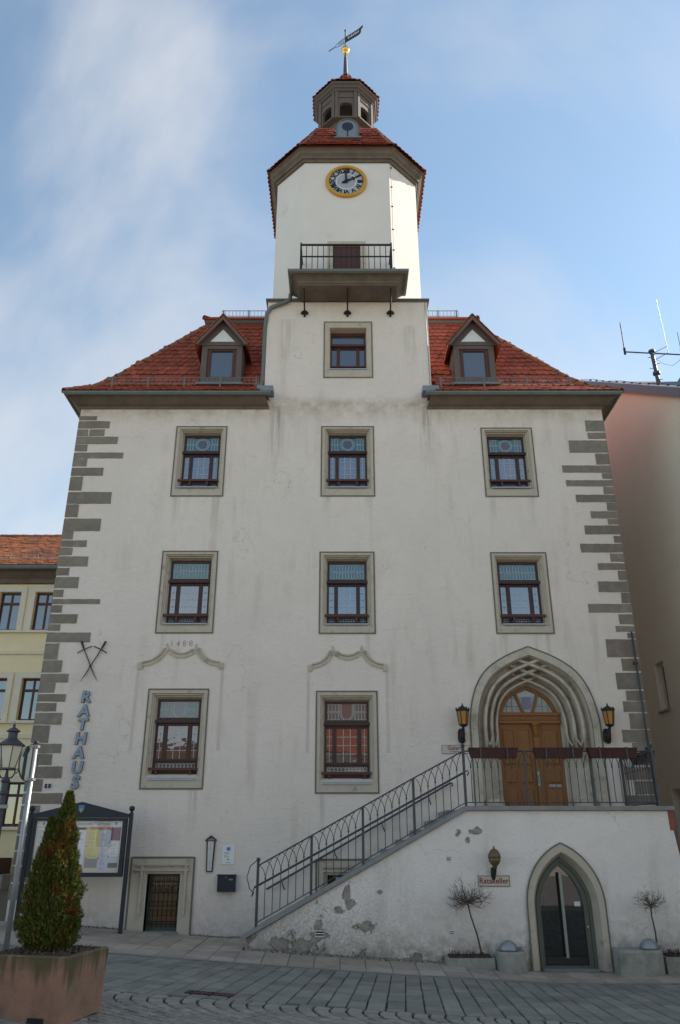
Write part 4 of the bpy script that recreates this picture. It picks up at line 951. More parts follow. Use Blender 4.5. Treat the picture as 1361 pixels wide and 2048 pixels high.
def hand(ln, wd, ang, y, tail):
    M = Matrix.Translation((ck.x, 0, ck.z)) @ Matrix.Rotation(ang, 4, 'Y')
    m_ = MB().prism([(-wd * 0.8, -tail), (wd * 0.8, -tail), (wd, 0), (wd * 0.6, ln * 0.62), (wd * 1.9, ln * 0.70), (wd * 1.3, ln * 0.80), (wd * 0.5, ln * 0.86), (wd * 0.45, ln), (-wd * 0.45, ln), (-wd * 0.5, ln * 0.86), (-wd * 1.3, ln * 0.80), (-wd * 1.9, ln * 0.70), (-wd * 0.6, ln * 0.62), (-wd, 0)], y - 0.01, y, M)
    m_.build('clock_hand', 'black_paint', clock)
hand(0.43, 0.032, rad(-3), -0.06, 0.08); hand(0.30, 0.038, rad(62), -0.045, 0.13)
MB().prism(disc(0.05, 16), -0.075, -0.031).build('hub', 'black_paint', clock)

# ---- balcony on the tower
bal = MB(); bx0, bx1 = -0.99, 1.40
def brow(d, z): return [(bx0 - d, 0.0, z), (bx0 - d, -0.64 - d, z), (bx1 + d, -0.64 - d, z), (bx1 + d, 0.0, z)]
bal.loft([[(bx0, 0.0, 14.33), (bx0, -0.64, 14.33), (bx1, -0.64, 14.33), (bx1, 0.0, 14.33)], brow(0.0, 14.335), brow(0.02, 14.335), brow(0.025, 14.37), brow(0.05, 14.38), brow(0.07, 14.44), brow(0.14, 14.50), brow(0.21, 14.53), brow(0.21, 14.58)])
bal.add([(bx0, 0, 14.33), (bx0, -0.64, 14.33), (bx1, -0.64, 14.33), (bx1, 0, 14.33)], [(0, 1, 2, 3)])
bal.add(brow(0.21, 14.58), [(0, 1, 2, 3)])
balcony = bal.build('balcony', 'cornice_wood', hall)
gr = MB(); gpro = [(0.20, 14.60), (0.215, 14.535), (0.25, 14.52), (0.30, 14.55), (0.305, 14.615), (0.295, 14.615), (0.28, 14.56), (0.25, 14.545), (0.225, 14.56), (0.215, 14.60)]
def gcorner(i): return [((bx0 - d, 0.0, z), (bx0 - d, -0.64 - d, z), (bx1 + d, -0.64 - d, z), (bx1 + d, 0.0, z))[i] for d, z in gpro]
gr.loft([gcorner(i) for i in range(4)], True, True).build('gutter', 'zinc', balcony)
dp = MB().tube([(bx0 - 0.28, -0.05, 14.55), (bx0 - 0.29, -0.06, 14.40), (bx0 - 0.36, -0.075, 14.30), (-1.62, -0.075, 14.18), (-1.76, -0.06, 14.12), (-1.86, -0.04, 13.95), (-1.895, 0.0, 13.5), (-1.90, 0.03, 12.2), (-1.92, -0.02, 11.85), (-2.0, -0.10, 11.78)], 0.052, 8); dp.build('downpipe', 'zinc', hall, smooth=True)
rail = None
ry = -0.72; rx0, rx1 = -0.99, 1.30; rz0, rz1 = 14.60, 15.56
fr_ = MB().box(rx0, rx1, ry - 0.018, ry + 0.018, rz1 - 0.02, rz1 + 0.02).box(rx0, rx1, ry - 0.012, ry + 0.012, 15.17, 15.20).box(rx0, rx1, ry - 0.012, ry + 0.012, rz0 + 0.05, rz0 + 0.08)
for x in (rx0, rx1):
    fr_.box(x - 0.018, x + 0.018, ry + 0.0181, 0.0, rz1 - 0.02, rz1 + 0.02).box(x - 0.012, x + 0.012, ry + 0.0181, 0.0, 15.17, 15.20).box(x - 0.02, x + 0.02, ry - 0.0185, ry + 0.018, rz0 - 0.05, rz1 + 0.06)
    fr_.tube([(x, ry, rz1), (x, ry + 0.30, rz0)], 0.01, 5)
fr_.build('railing_frame', 'iron_dark', balcony)
bm_ = MB().box(-0.009, 0.009, -0.009, 0.009, 0, rz1 - rz0 - 0.08).mesh('baluster', 'iron_dark')
for k in range(1, 16): place('baluster', bm_, balcony, Matrix.Translation((lerp(rx0, rx1, k / 16), ry, rz0 + 0.06)))
for k in range(1, 5):
    for x in (rx0, rx1): place('baluster', bm_, balcony, Matrix.Translation((x, ry * (1 - k / 5), rz0 + 0.06)))
for x in (-0.90, 0.19, 1.28):
    s_ = MB().tube([(x, -0.56, 14.34), (x, -0.05, 13.98)], 0.02, 6); s_.tube([(x, -0.05, 14.0), (x, -0.03, 13.86)], 0.018, 6); s_.lathe([(0.015, 14.06), (0.10, 13.97), (0.10, 13.95), (0.03, 13.94), (0.03, 13.87)], 8, (x, -0.04, 0)); s_.build('stay_rod', 'iron_dark', balcony)
bd = MB(); sheet(bd, rect(-0.33, 0.68, 14.60, 16.27), [rect(-0.19, 0.54, 14.62, 16.12)], -0.065, 0.05); bd.box(-0.331, -0.33, -0.064, 0.0, 14.6, 16.27).box(0.68, 0.681, -0.064, 0.0, 14.6, 16.27); bdo = bd.build('balcony_door', 'stone_trim', hall)
dl = MB().box(-0.189, 0.539, -0.022, -0.01, 14.62, 16.119)
for k in range(6): dl.box(lerp(-0.19, 0.54, k / 6) + 0.006, lerp(-0.19, 0.54, (k + 1) / 6) - 0.006, -0.034, -0.0225, 14.64, 16.0)
dl.build('door_leaf', 'window_wood_red', bdo)
# lightning conductor down the tower edge
lc = MB(); e_ = octa(2.03, 0.83, 0)[1]
lc.tube([(e_[0] + 0.03, e_[1] - 0.01, 19.1), (e_[0] + 0.03, e_[1] - 0.01, 15.2), (e_[0] + 0.05, e_[1] - 0.02, 14.45)], 0.007, 4)
for z in (18.9, 18.2, 17.5, 16.7, 16.0, 15.4): lc.box(e_[0], e_[0] + 0.06, e_[1] - 0.025, e_[1] + 0.01, z - 0.01, z + 0.01)
lc.tube([(2.17, -0.025, 14.30), (2.19, -0.025, 13.2), (2.20, -0.025, 11.75)], 0.007, 4); lc.build('lightning_conductor', 'zinc', hall)

# ---- gothic portal with interlaced ribs
def pcurve(half, apex, spring, base, y): return [(x, y, z) for x, z in parch(PC, half, spring, apex, base=base)]
prt = MB()
prt.loft([pcurve(1.325, 5.385, 3.6, 2.02, 0.02), pcurve(1.325, 5.385, 3.6, 2.02, -0.018), pcurve(1.15, 5.19, 3.60, 2.02, -0.018)])
hol = [(0, -0.018), (0.03, 0.06), (0.09, 0.20), (0.20, 0.21), (0.26, 0.08), (0.31, 0.08), (0.35, 0.22), (0.43, 0.34), (0.52, 0.34), (0.57, 0.19), (0.62, 0.19), (0.66, 0.33), (0.73, 0.44), (0.80, 0.44), (0.84, 0.32), (0.88, 0.33), (0.93, 0.46), (1.0, 0.53)]
def ring_t(t): return lerp(1.15, 0.655, t), lerp(5.19, 4.66, t), lerp(3.60, 3.72, t)
prt.loft([pcurve(ring_t(t)[0], ring_t(t)[1], ring_t(t)[2], 3.33, y) for t, y in hol])
for s in (-1, 1):                                             # seat niches in the jambs
    nic = [(1.15, -0.018), (1.13, 0.10), (1.12, 0.30), (1.02, 0.42), (0.86, 0.46), (0.74, 0.44), (0.70, 0.40), (0.68, 0.52), (0.655, 0.52)]
    rows = [[(PC + s * h, y, z) for h, y in nic] for z in (2.02, 3.12)]
    top = [(PC + s * lerp(h, 0.93, 0.35), y * 0.9 + 0.01, 3.28) for h, y in nic]
    prt.loft(rows + [top, [(PC + s * lerp(h, 0.93, 0.8), lerp(y, 0.2, 0.5), 3.35) for h, y in nic]])
    fl = [(PC + s * h, y, 3.33) for h, y in [(ring_t(t)[0], y) for t, y in hol]]
    prt.add(fl + [(PC + s * 1.15, 0.52, 3.33)], [tuple(range(len(fl) + 1))])
portal = prt.build('portal', 'stone_portal', hall)
ln = MB(); pa = parch(PC, 1.33, 3.6, 5.39, base=2.02); ln.ribbon(pa, -0.022, 0.008, -0.022, -0.0185); ln.build('painted_border', 'trim_line', portal)
ln = MB(); pa = parch(PC, 1.165, 3.60, 5.205, base=3.33); ln.ribbon(pa[:], -0.012, 0.006, -0.0225, -0.0187); ln.build('inner_border', 'trim_line', portal)
for t, y, yo in ((0.30, 0.07, 0.02), (0.60, 0.19, 0.12), (0.87, 0.32, 0.27)):
    half, apex, spring = ring_t(t); A = parch(PC, half, spring, apex)
    side = A[:len(A) // 2 + 1]; tg = (Vector(side[-1]) - Vector(side[-3])).normalized()
    for s in (-1, 1):
        q = [(PC - half, 3.34)] + side + [tuple(Vector(side[-1]) + Vector((tg.x, tg.y * 0.9)) * d_) for d_ in (0.14, 0.28, 0.42)]
        pts = [(x if s < 0 else 2 * PC - x, (y if i <= len(side) else lerp(y, yo, (i - len(side)) / 3)) + (0.004 if s > 0 else 0), z) for i, (x, z) in enumerate(q)]
        MB().tube(pts, 0.040 if t < 0.7 else 0.03, 6, squash=1.0).build('rib', 'stone_portal', portal, smooth=True)
for s in (-1, 1):
    for (ta, ya), (tb, yb) in (((0.30, 0.07), (0.60, 0.19)), ((0.60, 0.19), (0.87, 0.32))):
        xa, xb = PC + s * ring_t(ta)[0], PC + s * ring_t(tb)[0]
        MB().tube([(xa, ya, 3.62), (lerp(xa, xb, 0.12), lerp(ya, yb, 0.12), 3.50), (lerp(xa, xb, 0.5), lerp(ya, yb, 0.5) - 0.01, 3.38), (lerp(xa, xb, 0.88), lerp(ya, yb, 0.88), 3.50), (xb, yb, 3.62)], 0.026, 6).build('rib', 'stone_portal', portal, smooth=True)
    MB().lathe([(0.24, 0), (0.24, 0.22), (0.20, 0.25), (0.0, 0.26)], 14, (PC + s * 0.93, 0.24, 2.10)).build('seat_stone', 'stone_portal', portal)
# ---- front door
dy = 0.52; dd = MB(); x0, x1 = PC - 0.655, PC + 0.655
in_arch = parch(PC, 0.655, 3.72, 4.66, base=2.08)
glz = parch(PC, 0.575, 3.75, 4.575); glz = [p for p in glz if p[1] > 4.10]; glz = [(glz[0][0] - 0.02, 4.10)] + glz + [(glz[-1][0] + 0.02, 4.10)]
sheet(dd, in_arch, [glz], dy, 0.06)
door = dd.build('entrance_door', 'door_wood', hall)
MB().prism([(x, z) for x, z in reversed(glz)], dy + 0.045, dy + 0.05).build('fanlight_pane', 'pane_pale', door)
mu = MB()
for s in (-1, 1): mu.prism([(PC + s * 0.10 - 0.028, 4.10), (PC + s * 0.10 + 0.028, 4.10), (PC + s * 0.235 + 0.028, 4.48), (PC + s * 0.235 - 0.028, 4.48)], dy - 0.02, dy + 0.044)
mu.build('glazing_bar', 'door_wood', door)
lf = MB()
for s in (-1, 1):
    for x in (0.32, 0.44): lf.box(PC + s * x - 0.004, PC + s * x + 0.004, dy + 0.036, dy + 0.044, 4.10, 4.42 - (x - 0.3) * 0.9)
    lf.box(PC + min(s * 0.16, s * 0.54), PC + max(s * 0.16, s * 0.54), dy + 0.035, dy + 0.0435, 4.226, 4.234)
lf.build('leading', 'trim_line', door)
MB().prism([(PC - 0.10, 4.27), (PC - 0.07, 4.19), (PC, 4.15), (PC + 0.07, 4.19), (PC + 0.10, 4.27), (PC + 0.10, 4.42), (PC - 0.10, 4.42)], dy + 0.036, dy + 0.0435).build('crest', 'crest_grey', door)
tb = MB().box(x0, x1, dy - 0.10, dy - 0.001, 4.02, 4.075).box(x0, x1, dy - 0.06, dy - 0.001, 3.91, 4.019).box(x0, x1, dy - 0.08, dy - 0.001, 3.865, 3.909)
for k in range(34): tb.box(lerp(x0, x1, k / 34) + 0.008, lerp(x0, x1, (k + 1) / 34) - 0.006, dy - 0.075, dy - 0.061, 3.925, 3.955)
tb.build('transom', 'door_wood', door)
def panel(xa, xb, za, zb):
    p = MB(); p.box(xa, xb, dy - 0.012, dy - 0.001, za, zb)
    i = 0.028; p.loft([[(xa + i * .5, dy - 0.0125, za + i * .5), (xb - i * .5, dy - 0.0125, za + i * .5), (xb - i * .5, dy - 0.0125, zb - i * .5), (xa + i * .5, dy - 0.0125, zb - i * .5)], [(xa + i * 1.6, dy - 0.032, za + i * 1.6), (xb - i * 1.6, dy - 0.032, za + i * 1.6), (xb - i * 1.6, dy - 0.032, zb - i * 1.6), (xa + i * 1.6, dy - 0.032, zb - i * 1.6)]], True, True)
    p.build('panel', 'door_wood', door)
for xa, xb in ((PC - 0.60, PC - 0.33), (PC - 0.27, PC + 0.0), (PC + 0.24, PC + 0.58)):
    for za, zb in ((3.02, 3.76), (2.66, 2.95), (2.16, 2.58)): panel(xa, xb, za, zb)
st = MB().box(PC + 0.06, PC + 0.18, dy - 0.045, dy - 0.001, 2.10, 3.60).lathe([(0.05, 3.60), (0.055, 3.62), (0.09, 3.80), (0.11, 3.83), (0.11, 3.86)], 8, (PC + 0.12, dy - 0.03, 0)); st.build('pilaster', 'door_wood', door)
MB().box(PC + 0.06, PC + 0.11, dy - 0.06, dy - 0.0455, 2.62, 2.90).tube([(PC + 0.085, dy - 0.06, 2.82), (PC + 0.085, dy - 0.12, 2.80), (PC + 0.085, dy - 0.12, 2.68)], 0.014, 6).build('handle', 'steel', door)
MB().box(PC + 0.27, PC + 0.54, dy - 0.036, dy - 0.0325, 2.60, 2.655).build('letter_slot', 'steel', door)

# ================================================================ outside staircase with cellar door
SY = -1.75
stairs = empty('entrance_stairs', (2.0, SY, -0.25), 'whitewashed flight of stairs with peeling plaster, landing and pointed cellar door', 'staircase')
KC = 3.785
cell = arch(KC, 0.655, 0.60, 1.56, base=-0.42, n=10)
wo_ = [(-1.56, -0.6), (6.00, -0.6), (5.75, 2.075), (2.20, 2.075), (-1.56, 0.10)]
vents = [(1.82, 1.90, 1.27, 1.345), (1.81, 1.89, 0.155, 0.228), (-0.40, -0.28, 0.13, 0.235)]
w_ = sheet(MB(), wo_, [cell] + [rect(a, b, c, d) for a, b, c, d in vents], SY, 0.28)
w_.loft([[(6.00, SY, -0.6), (5.75, SY, 2.075)], [(6.00, 0, -0.6), (5.75, 0, 2.075)]]); w_.loft([[(-1.56, SY, -0.6), (-1.56, SY, 0.10)], [(-1.56, SY + 0.34, -0.6), (-1.56, SY + 0.34, 0.10)]])
w_.loft([[(-1.56, SY + 0.34, -0.6), (-1.56, SY + 0.34, 0.10)], [(2.2, SY + 0.34, -0.6), (2.2, SY + 0.34, 2.075)]])
w_.build('stair_wall', 'plaster_stair', stairs)
for a, b, c, d in vents:
    v_ = MB().box(a, b, SY + 0.03, SY + 0.05, c, d); v_.build('vent', 'black_paint', stairs)
    v_ = MB()
    for k in range(3): v_.box(a - 0.012, b + 0.012, SY - 0.008, SY + 0.02, lerp(c, d, (k + 0.1) / 2.6) , lerp(c, d, (k + 0.1) / 2.6) + 0.013)
    v_.build('vent_slat', 'white_paint', stairs)
MB().box(5.72, 5.82, SY - 0.006, SY + 0.2, 1.76, 2.07).build('brick_patch', 'brick_patch', stairs)
# steps and landing
NS = 13
for k in range(NS):
    xa = -1.50 + 3.70 * k / NS; zt = -0.02 + 2.12 * (k + 1) / NS
    MB().box(xa, 2.25, SY + 0.345, -0.003, zt - 0.165 - 0.25, zt).build('step', 'coping_stone', stairs)
MB().box(2.26, 5.74, SY + 0.283, -0.003, 1.80, 2.075).build('landing', 'coping_stone', stairs)
cp = MB(); 
cp.loft([[(x, y, z) for y, z in ((SY - 0.06, zz), (SY - 0.06, zz + 0.075), (SY + 0.36, zz + 0.075), (SY + 0.36, zz))] for x, zz in ((-1.63, 0.075), (2.20, 2.08), (5.84, 2.08))], True, True)
cp.build('coping', 'coping_stone', stairs, bevel=0.008)
# railing
tz = 2.155
def rz(x): return 0.12 + (x + 1.63) * (2.155 - 0.145) / 3.83 + 0.03 if x < 2.2 else tz
RH = 0.93; ryf = SY + 0.06
rl = MB()
def bar(p, q, w): rl.tube([p, q], w, 6)
px_ = [-1.40, -0.49, 0.40, 1.30, 2.22, 3.32, 4.50, 5.62]
for k, x in enumerate(px_):
    zt = rz(x) + RH + (0.06 if k in (0, 4, 7) else 0.0)
    rl.box(x - 0.022, x + 0.022, ryf - 0.022, ryf + 0.022, rz(x) - 0.05, zt)
    if k in (0, 4, 7): rl.lathe([(0.012, 0), (0.03, 0.01), (0.038, 0.035), (0.03, 0.06), (0.0, 0.072)], 10, (x, ryf, zt))
for a, b in zip(px_, px_[1:]):
    bar((a, ryf, rz(a) + RH), (b, ryf, rz(b) + RH), 0.014); bar((a, ryf, rz(a) + 0.06), (b, ryf, rz(b) + 0.06), 0.009)
rl.tube([(-1.46, ryf + 0.07, 0.86), (2.24, ryf + 0.07, 2.73)], 0.018, 8); rl.tube([(2.24, ryf + 0.07, 2.73), (2.29, ryf + 0.07, 2.76), (2.31, ryf + 0.07, 2.72), (2.28, ryf + 0.07, 2.67)], 0.012, 6)
rl.tube([(-1.40, ryf, 1.30), (-1.53, ryf, 1.20), (-1.585, ryf, 1.02), (-1.53, ryf, 0.84), (-1.46, ryf + 0.03, 0.78), (-1.50, ryf + 0.05, 0.72), (-1.46, ryf + 0.07, 0.86)], 0.009, 6)
rl.box(5.62 - 0.02, 5.62 + 0.02, -0.06, -0.02, tz - 0.04, tz + RH + 0.03); bar((5.62, ryf, tz + RH), (5.62, -0.04, tz + RH), 0.014); bar((5.62, ryf, tz + 0.06), (5.62, -0.04, tz + 0.06), 0.009)
railing = rl.build('railing', 'iron_grey', stairs)
def baluster_mesh(slope, sp, h):
    b = MB(); b.tube([(0, 0, 0.06), (0, 0, h * 0.70)], 0.0075, 5); b.lathe([(0.007, h * 0.69), (0.016, h * 0.70), (0.016, h * 0.72), (0.007, h * 0.735)], 6)
    for s in (-1, 1): b.tube([(0, 0, h * 0.71), (s * sp * 0.07, 0, h * 0.78 + s * sp * 0.07 * slope), (s * sp * 0.30, 0, h * 0.88 + s * sp * 0.30 * slope), (s * sp * 0.65, 0, h * 0.96 + s * sp * 0.65 * slope), (s * sp, 0, h * 0.995 + s * sp * slope)], 0.0065, 5)
    return b.mesh('baluster', 'iron_grey')
sl = (rz(2.0) - rz(0)) / 2.0
bs, bl = baluster_mesh(sl, 0.125, RH), baluster_mesh(0, 0.128, RH)
for a, b in zip(px_, px_[1:]):
    n = round((b - a) / 0.125)
    for k in range(1, n): x = lerp(a, b, k / n); place('baluster', bs if x < 2.2 else bl, railing, Matrix.Translation((x, ryf, rz(x))))
for k in range(1, 12): place('baluster', bl, railing, Matrix.Translation((5.62, lerp(ryf, -0.04, k / 12), tz)) @ Matrix.Rotation(rad(90), 4, 'Z'))
hr = MB().tube([(-1.38, -0.10, 0.755), (2.16, -0.10, 2.635), (2.21, -0.10, 2.64), (2.21, -0.10, 2.58)], 0.019, 8)
for t in (0.08, 0.36, 0.62, 0.88): x = lerp(-1.38, 2.16, t); z = lerp(0.755, 2.635, t); hr.tube([(x, -0.10, z), (x + 0.01, -0.10, z - 0.07), (x + 0.05, 0.0, z - 0.16)], 0.011, 5)
hr.build('wall_handrail', 'iron_grey', stairs)
# cellar door
cd = MB(); sur = [(0.655, 1.56, 0.60, -0.02), (0.655, 1.56, 0.60, -0.03), (0.545, 1.42, 0.58, -0.03), (0.535, 1.40, 0.57, 0.0), (0.47, 1.32, 0.55, 0.20)]
cd.loft([[(x, SY + y, z) for x, z in arch(KC, h, sp, ap, base=-0.42, n=10)] for h, ap, sp, y in sur])
cellar = cd.build('cellar_door', 'stone_trim', stairs)
ln = MB(); ln.ribbon(arch(KC, 0.66, 0.60, 1.565, base=-0.42, n=12), -0.02, 0.006, SY - 0.034, SY - 0.0305); ln.build('painted_border', 'trim_line', cellar)
yc = SY + 0.19
gl = arch(KC - 0.02, 0.365, 0.52, 1.20, base=-0.31, n=10)
f_ = sheet(MB(), arch(KC, 0.475, 0.55, 1.33, base=-0.42, n=10), [gl], yc, 0.05)
f_.ribbon(arch(KC, 0.425, 0.54, 1.27, base=-0.40, n=10), 0.0, 0.04, yc - 0.03, yc - 0.001); f_.build('door_leaf', 'door_green', cellar)
MB().prism([(x, z) for x, z in reversed(gl)], yc + 0.042, yc + 0.046).build('pane', 'pane_door', cellar)
MB().box(KC - 0.045, KC + 0.002, yc - 0.07, yc - 0.04, -0.19, 1.09).box(KC - 0.035, KC - 0.008, yc - 0.04, yc + 0.041, -0.13, -0.10).box(KC - 0.035, KC - 0.008, yc - 0.04, yc + 0.041, 1.0, 1.03).build('pull_bar', 'pull_grey', cellar)
MB().lathe([(0.022, 0), (0.022, 0.02), (0.0, 0.025)], 10, M=Matrix.Translation((KC + 0.375, yc - 0.005, 0.26)) @ Matrix.Rotation(rad(90), 4, 'X')).build('lock', 'steel', cellar)
MB().box(KC + 0.20, KC + 0.30, yc + 0.036, yc + 0.0405, 0.57, 0.64).build('sticker', 'paper_white', cellar)
MB().box(KC - 0.46, KC + 0.46, SY - 0.02, SY + 0.3, -0.43, -0.345).build('threshold', 'coping_stone', cellar)

# ================================================================ things on the walls
def wall_lantern(x, y, z0, label):
    t = empty('wall_lantern', (x, 0, z0), label, 'lamp', 'lanterns flanking the portal')
    b = MB().tube([(x - 0.02, -0.02, z0 + 0.05), (x - 0.02, -0.09, z0 + 0.02), (x - 0.02, -0.15, z0 + 0.10), (x - 0.01, -0.19, z0 + 0.22), (x, y, z0 + 0.29)], [0.045, 0.06, 0.055, 0.04, 0.02], 8)
    b.lathe([(0.0, 0), (0.055, 0.01), (0.075, 0.06), (0.07, 0.2), (0.05, 0.26), (0.0, 0.28)], 10, (x - 0.02, -0.03, z0)); r = random.Random(2)
    for k in range(10): b.lathe([(0, -0.03), (0.025, 0), (0, 0.03)], 6, (x - 0.02 + r.uniform(-0.06, 0.06), -0.09 + r.uniform(-0.05, 0.02), z0 + r.uniform(0.03, 0.27)))
    b.build('bracket', 'iron_dark', t)
    zb, zt = z0 + 0.33, z0 + 0.60
    def hx6(r_, z, off=0): return [(x + r_ * math.cos(k * math.pi / 3 + off), y + r_ * math.sin(k * math.pi / 3 + off), z) for k in range(6)]
    c = MB().loft([hx6(0.05, zb - 0.05), hx6(0.09, zb - 0.02), hx6(0.09, zb)], True, True)
    for p, q in zip(hx6(0.085, zb), hx6(0.122, zt)): c.tube([p, q], 0.009, 4)
    c.loft([hx6(0.118, zt - 0.02), hx6(0.130, zt - 0.02), hx6(0.135, zt + 0.012), hx6(0.118, zt + 0.012)], True); c.build('cage', 'iron_dark', t)
    for k in range(6):
        a, b2, a2, b3 = hx6(0.081, zb)[k], hx6(0.081, zb)[(k + 1) % 6], hx6(0.117, zt)[k], hx6(0.117, zt)[(k + 1) % 6]
        MB().add([a, b2, b3, a2], [(0, 1, 2, 3)]).build('glass_panel', 'amber_glass', t)
    rf = MB().loft([hx6(0.135, zt + 0.013), hx6(0.08, zt + 0.06), hx6(0.03, zt + 0.085), hx6(0.02, zt + 0.10), hx6(0.003, zt + 0.155)], True, True)
    for p in hx6(0.128, zt + 0.01): rf.lathe([(0.02, 0), (0.012, 0.03), (0.0, 0.07)], 4, p)
    rf.build('crown_roof', 'iron_dark', t); return t
wall_lantern(2.48, -0.25, 3.42, 'black wrought iron lantern with amber glass left of the gothic portal')
wall_lantern(5.42, -0.25, 3.42, 'black wrought iron lantern with amber glass right of the gothic portal')
gt = empty('globe_lamp', (2.60, SY, 1.1), 'bronze ball shaped wall lamp above the cellar restaurant sign', 'lamp')
MB().lathe([(0.03, 1.16), (0.04, 1.20), (0.075, 1.235), (0.098, 1.28), (0.104, 1.335)], 16, (2.605, SY - 0.20, 0)).build('globe', 'bronze', gt, smooth=True)
MB().lathe([(0.108, 1.336), (0.108, 1.35), (0.095, 1.40), (0.06, 1.45), (0.015, 1.475), (0.012, 1.50), (0.0, 1.52)], 16, (2.605, SY - 0.20, 0)).build('hood', 'bronze', gt, smooth=True)
MB().tube([(2.60, SY, 1.10), (2.60, SY - 0.10, 1.08), (2.60, SY - 0.18, 1.12), (2.605, SY - 0.20, 1.19)], [0.03, 0.035, 0.03, 0.022], 8).lathe([(0.0, 0.98), (0.03, 1.0), (0.045, 1.08), (0.035, 1.17), (0, 1.19)], 8, (2.60, SY - 0.02, 0)).build('bracket', 'iron_dark', gt)
def plate(name, x0, x1, z0, z1, y, label, cat, face, border, bw=0.012):
    t = empty(name, ((x0 + x1) / 2, y, z0), label, cat); MB().box(x0, x1, y - 0.012, y, z0, z1).build('plate', face, t)
    if border:
        b = MB().box(x0, x1, y - 0.0145, y - 0.0122, z1 - bw, z1).box(x0, x1, y - 0.0145, y - 0.0122, z0, z0 + bw).box(x0, x0 + bw, y - 0.0145, y - 0.0122, z0 + bw, z1 - bw).box(x1 - bw, x1, y - 0.0145, y - 0.0122, z0 + bw, z1 - bw); b.build('border', border, t)
    return t
gs = plate('gallery_sign', 2.05, 2.62, 3.205, 3.375, -0.002, 'small cream sign reading Galerie left of the portal', 'sign', 'sign_cream', 'brown_red', 0.007)
text_at('lettering', 'Galerie', 0.115, 'red_paint', gs, (2.335, -0.0145, 3.315), extrude=0.002, offset=0.0015)
m_ = MB(); m_.box(2.21, 2.25, -0.016, -0.0142, 3.235, 3.243).box(2.27, 2.44, -0.016, -0.0142, 3.235, 3.243).box(2.21, 2.40, -0.016, -0.0142, 3.252, 3.257); m_.build('small_print', 'brown_red', gs)
rs = plate('restaurant_sign', 2.335, 2.872, 0.885, 1.05, SY - 0.004, 'cream sign with dark red Ratskeller lettering and red border', 'sign', 'sign_cream', 'brown_red', 0.009)
text_at('lettering', 'Ratskeller', 0.125, 'red_paint', rs, (2.603, SY - 0.018, 0.967), extrude=0.002, offset=0.0015)
hn = plate('house_number', -5.855, -5.715, 2.545, 2.64, -0.002, 'small blue enamel house number plate beside the grey corner blocks', 'number plate', 'blue_enamel', 'white_paint', 0.007)
text_at('numeral', '1', 0.085, 'white_paint', hn, (-5.785, -0.016, 2.593), extrude=0.002, offset=0.002)
ip = plate('info_plaque', -2.262, -2.022, 1.18, 1.512, -0.002, 'white plaque with small coat of arms above the black mailbox', 'plaque', 'white_paint', None)
MB().prism([(-2.178, 1.43), (-2.142, 1.405), (-2.106, 1.43), (-2.106, 1.478), (-2.178, 1.478)], -0.0165, -0.0142).build('crest', 'shield_blue', ip)
m_ = MB(); strokes(m_, -2.22, -2.06, 1.30, 1.39, -0.0155, 5, 3, 0.003); m_.build('small_print', 'red_paint', ip)
m_ = MB(); m_.box(-2.155, -2.125, -0.0155, -0.0143, 1.255, 1.275).box(-2.18, -2.10, -0.0155, -0.0143, 1.205, 1.212); m_.build('print_mark', 'ink', ip)
# letters running down the wall
lt = empty('town_hall_lettering', (-5.25, 0, 2.5), 'vertical pale blue metal letters RATHAUS on the white wall', 'lettering')
for k, (ch, z) in enumerate(zip('RATHAUS', (4.322, 4.04, 3.766, 3.49, 3.215, 2.925, 2.65))):
    s = 0.315 if k < 6 else 0.335
    L1 = place('letter', text_mesh(ch, s, 'letter_edge', extrude=0.014, shear=0.08, offset=0.0155), lt, Matrix.Translation((-5.25, -0.022, z)) @ UPRIGHT)
    place('letter_face', text_mesh(ch, s, 'letter_blue', extrude=0.004, shear=0.08, offset=0.0105), L1, Matrix.Translation((-5.25, -0.0405, z)) @ UPRIGHT)
# crossed sabres
sb = empty('crossed_sabres', (-5.23, 0, 4.6), 'pair of crossed iron sabres above the blue letters', 'sabres')
for s in (-1, 1):
    cx0 = -5.228
    pth = [(cx0 + s * 0.19, -0.03, 5.34), (cx0 + s * 0.01, -0.035 - 0.012 * s, 4.98), (cx0 - s * 0.085, -0.035, 4.80), (cx0 - s * 0.185, -0.03, 4.645)]
    bl_ = MB().tube(pth, [0.018, 0.018, 0.017, 0.004], 6, squash=0.6); o_ = bl_.build('sabre', 'iron_grey', sb)
    MB().tube([(cx0 + s * 0.19, -0.035, 5.34), (cx0 + s * 0.245, -0.035, 5.46)], [0.018, 0.022], 6).lathe([(0, -0.02), (0.035, 0), (0, 0.02)], 8, (cx0 + s * 0.25, -0.035, 5.48)).build('hilt', 'iron_dark', o_)
    MB().tube([(cx0 + s * 0.31, -0.045, 5.24), (cx0 + s * 0.18, -0.045, 5.315), (cx0 + s * 0.02, -0.045, 5.385)], 0.011, 5).build('guard', 'iron_dark', o_)
MB().lathe([(0, -0.03), (0.03, 0), (0, 0.03)], 8, (-5.228, -0.06, 4.965)).build('rivet', 'rust', sb)
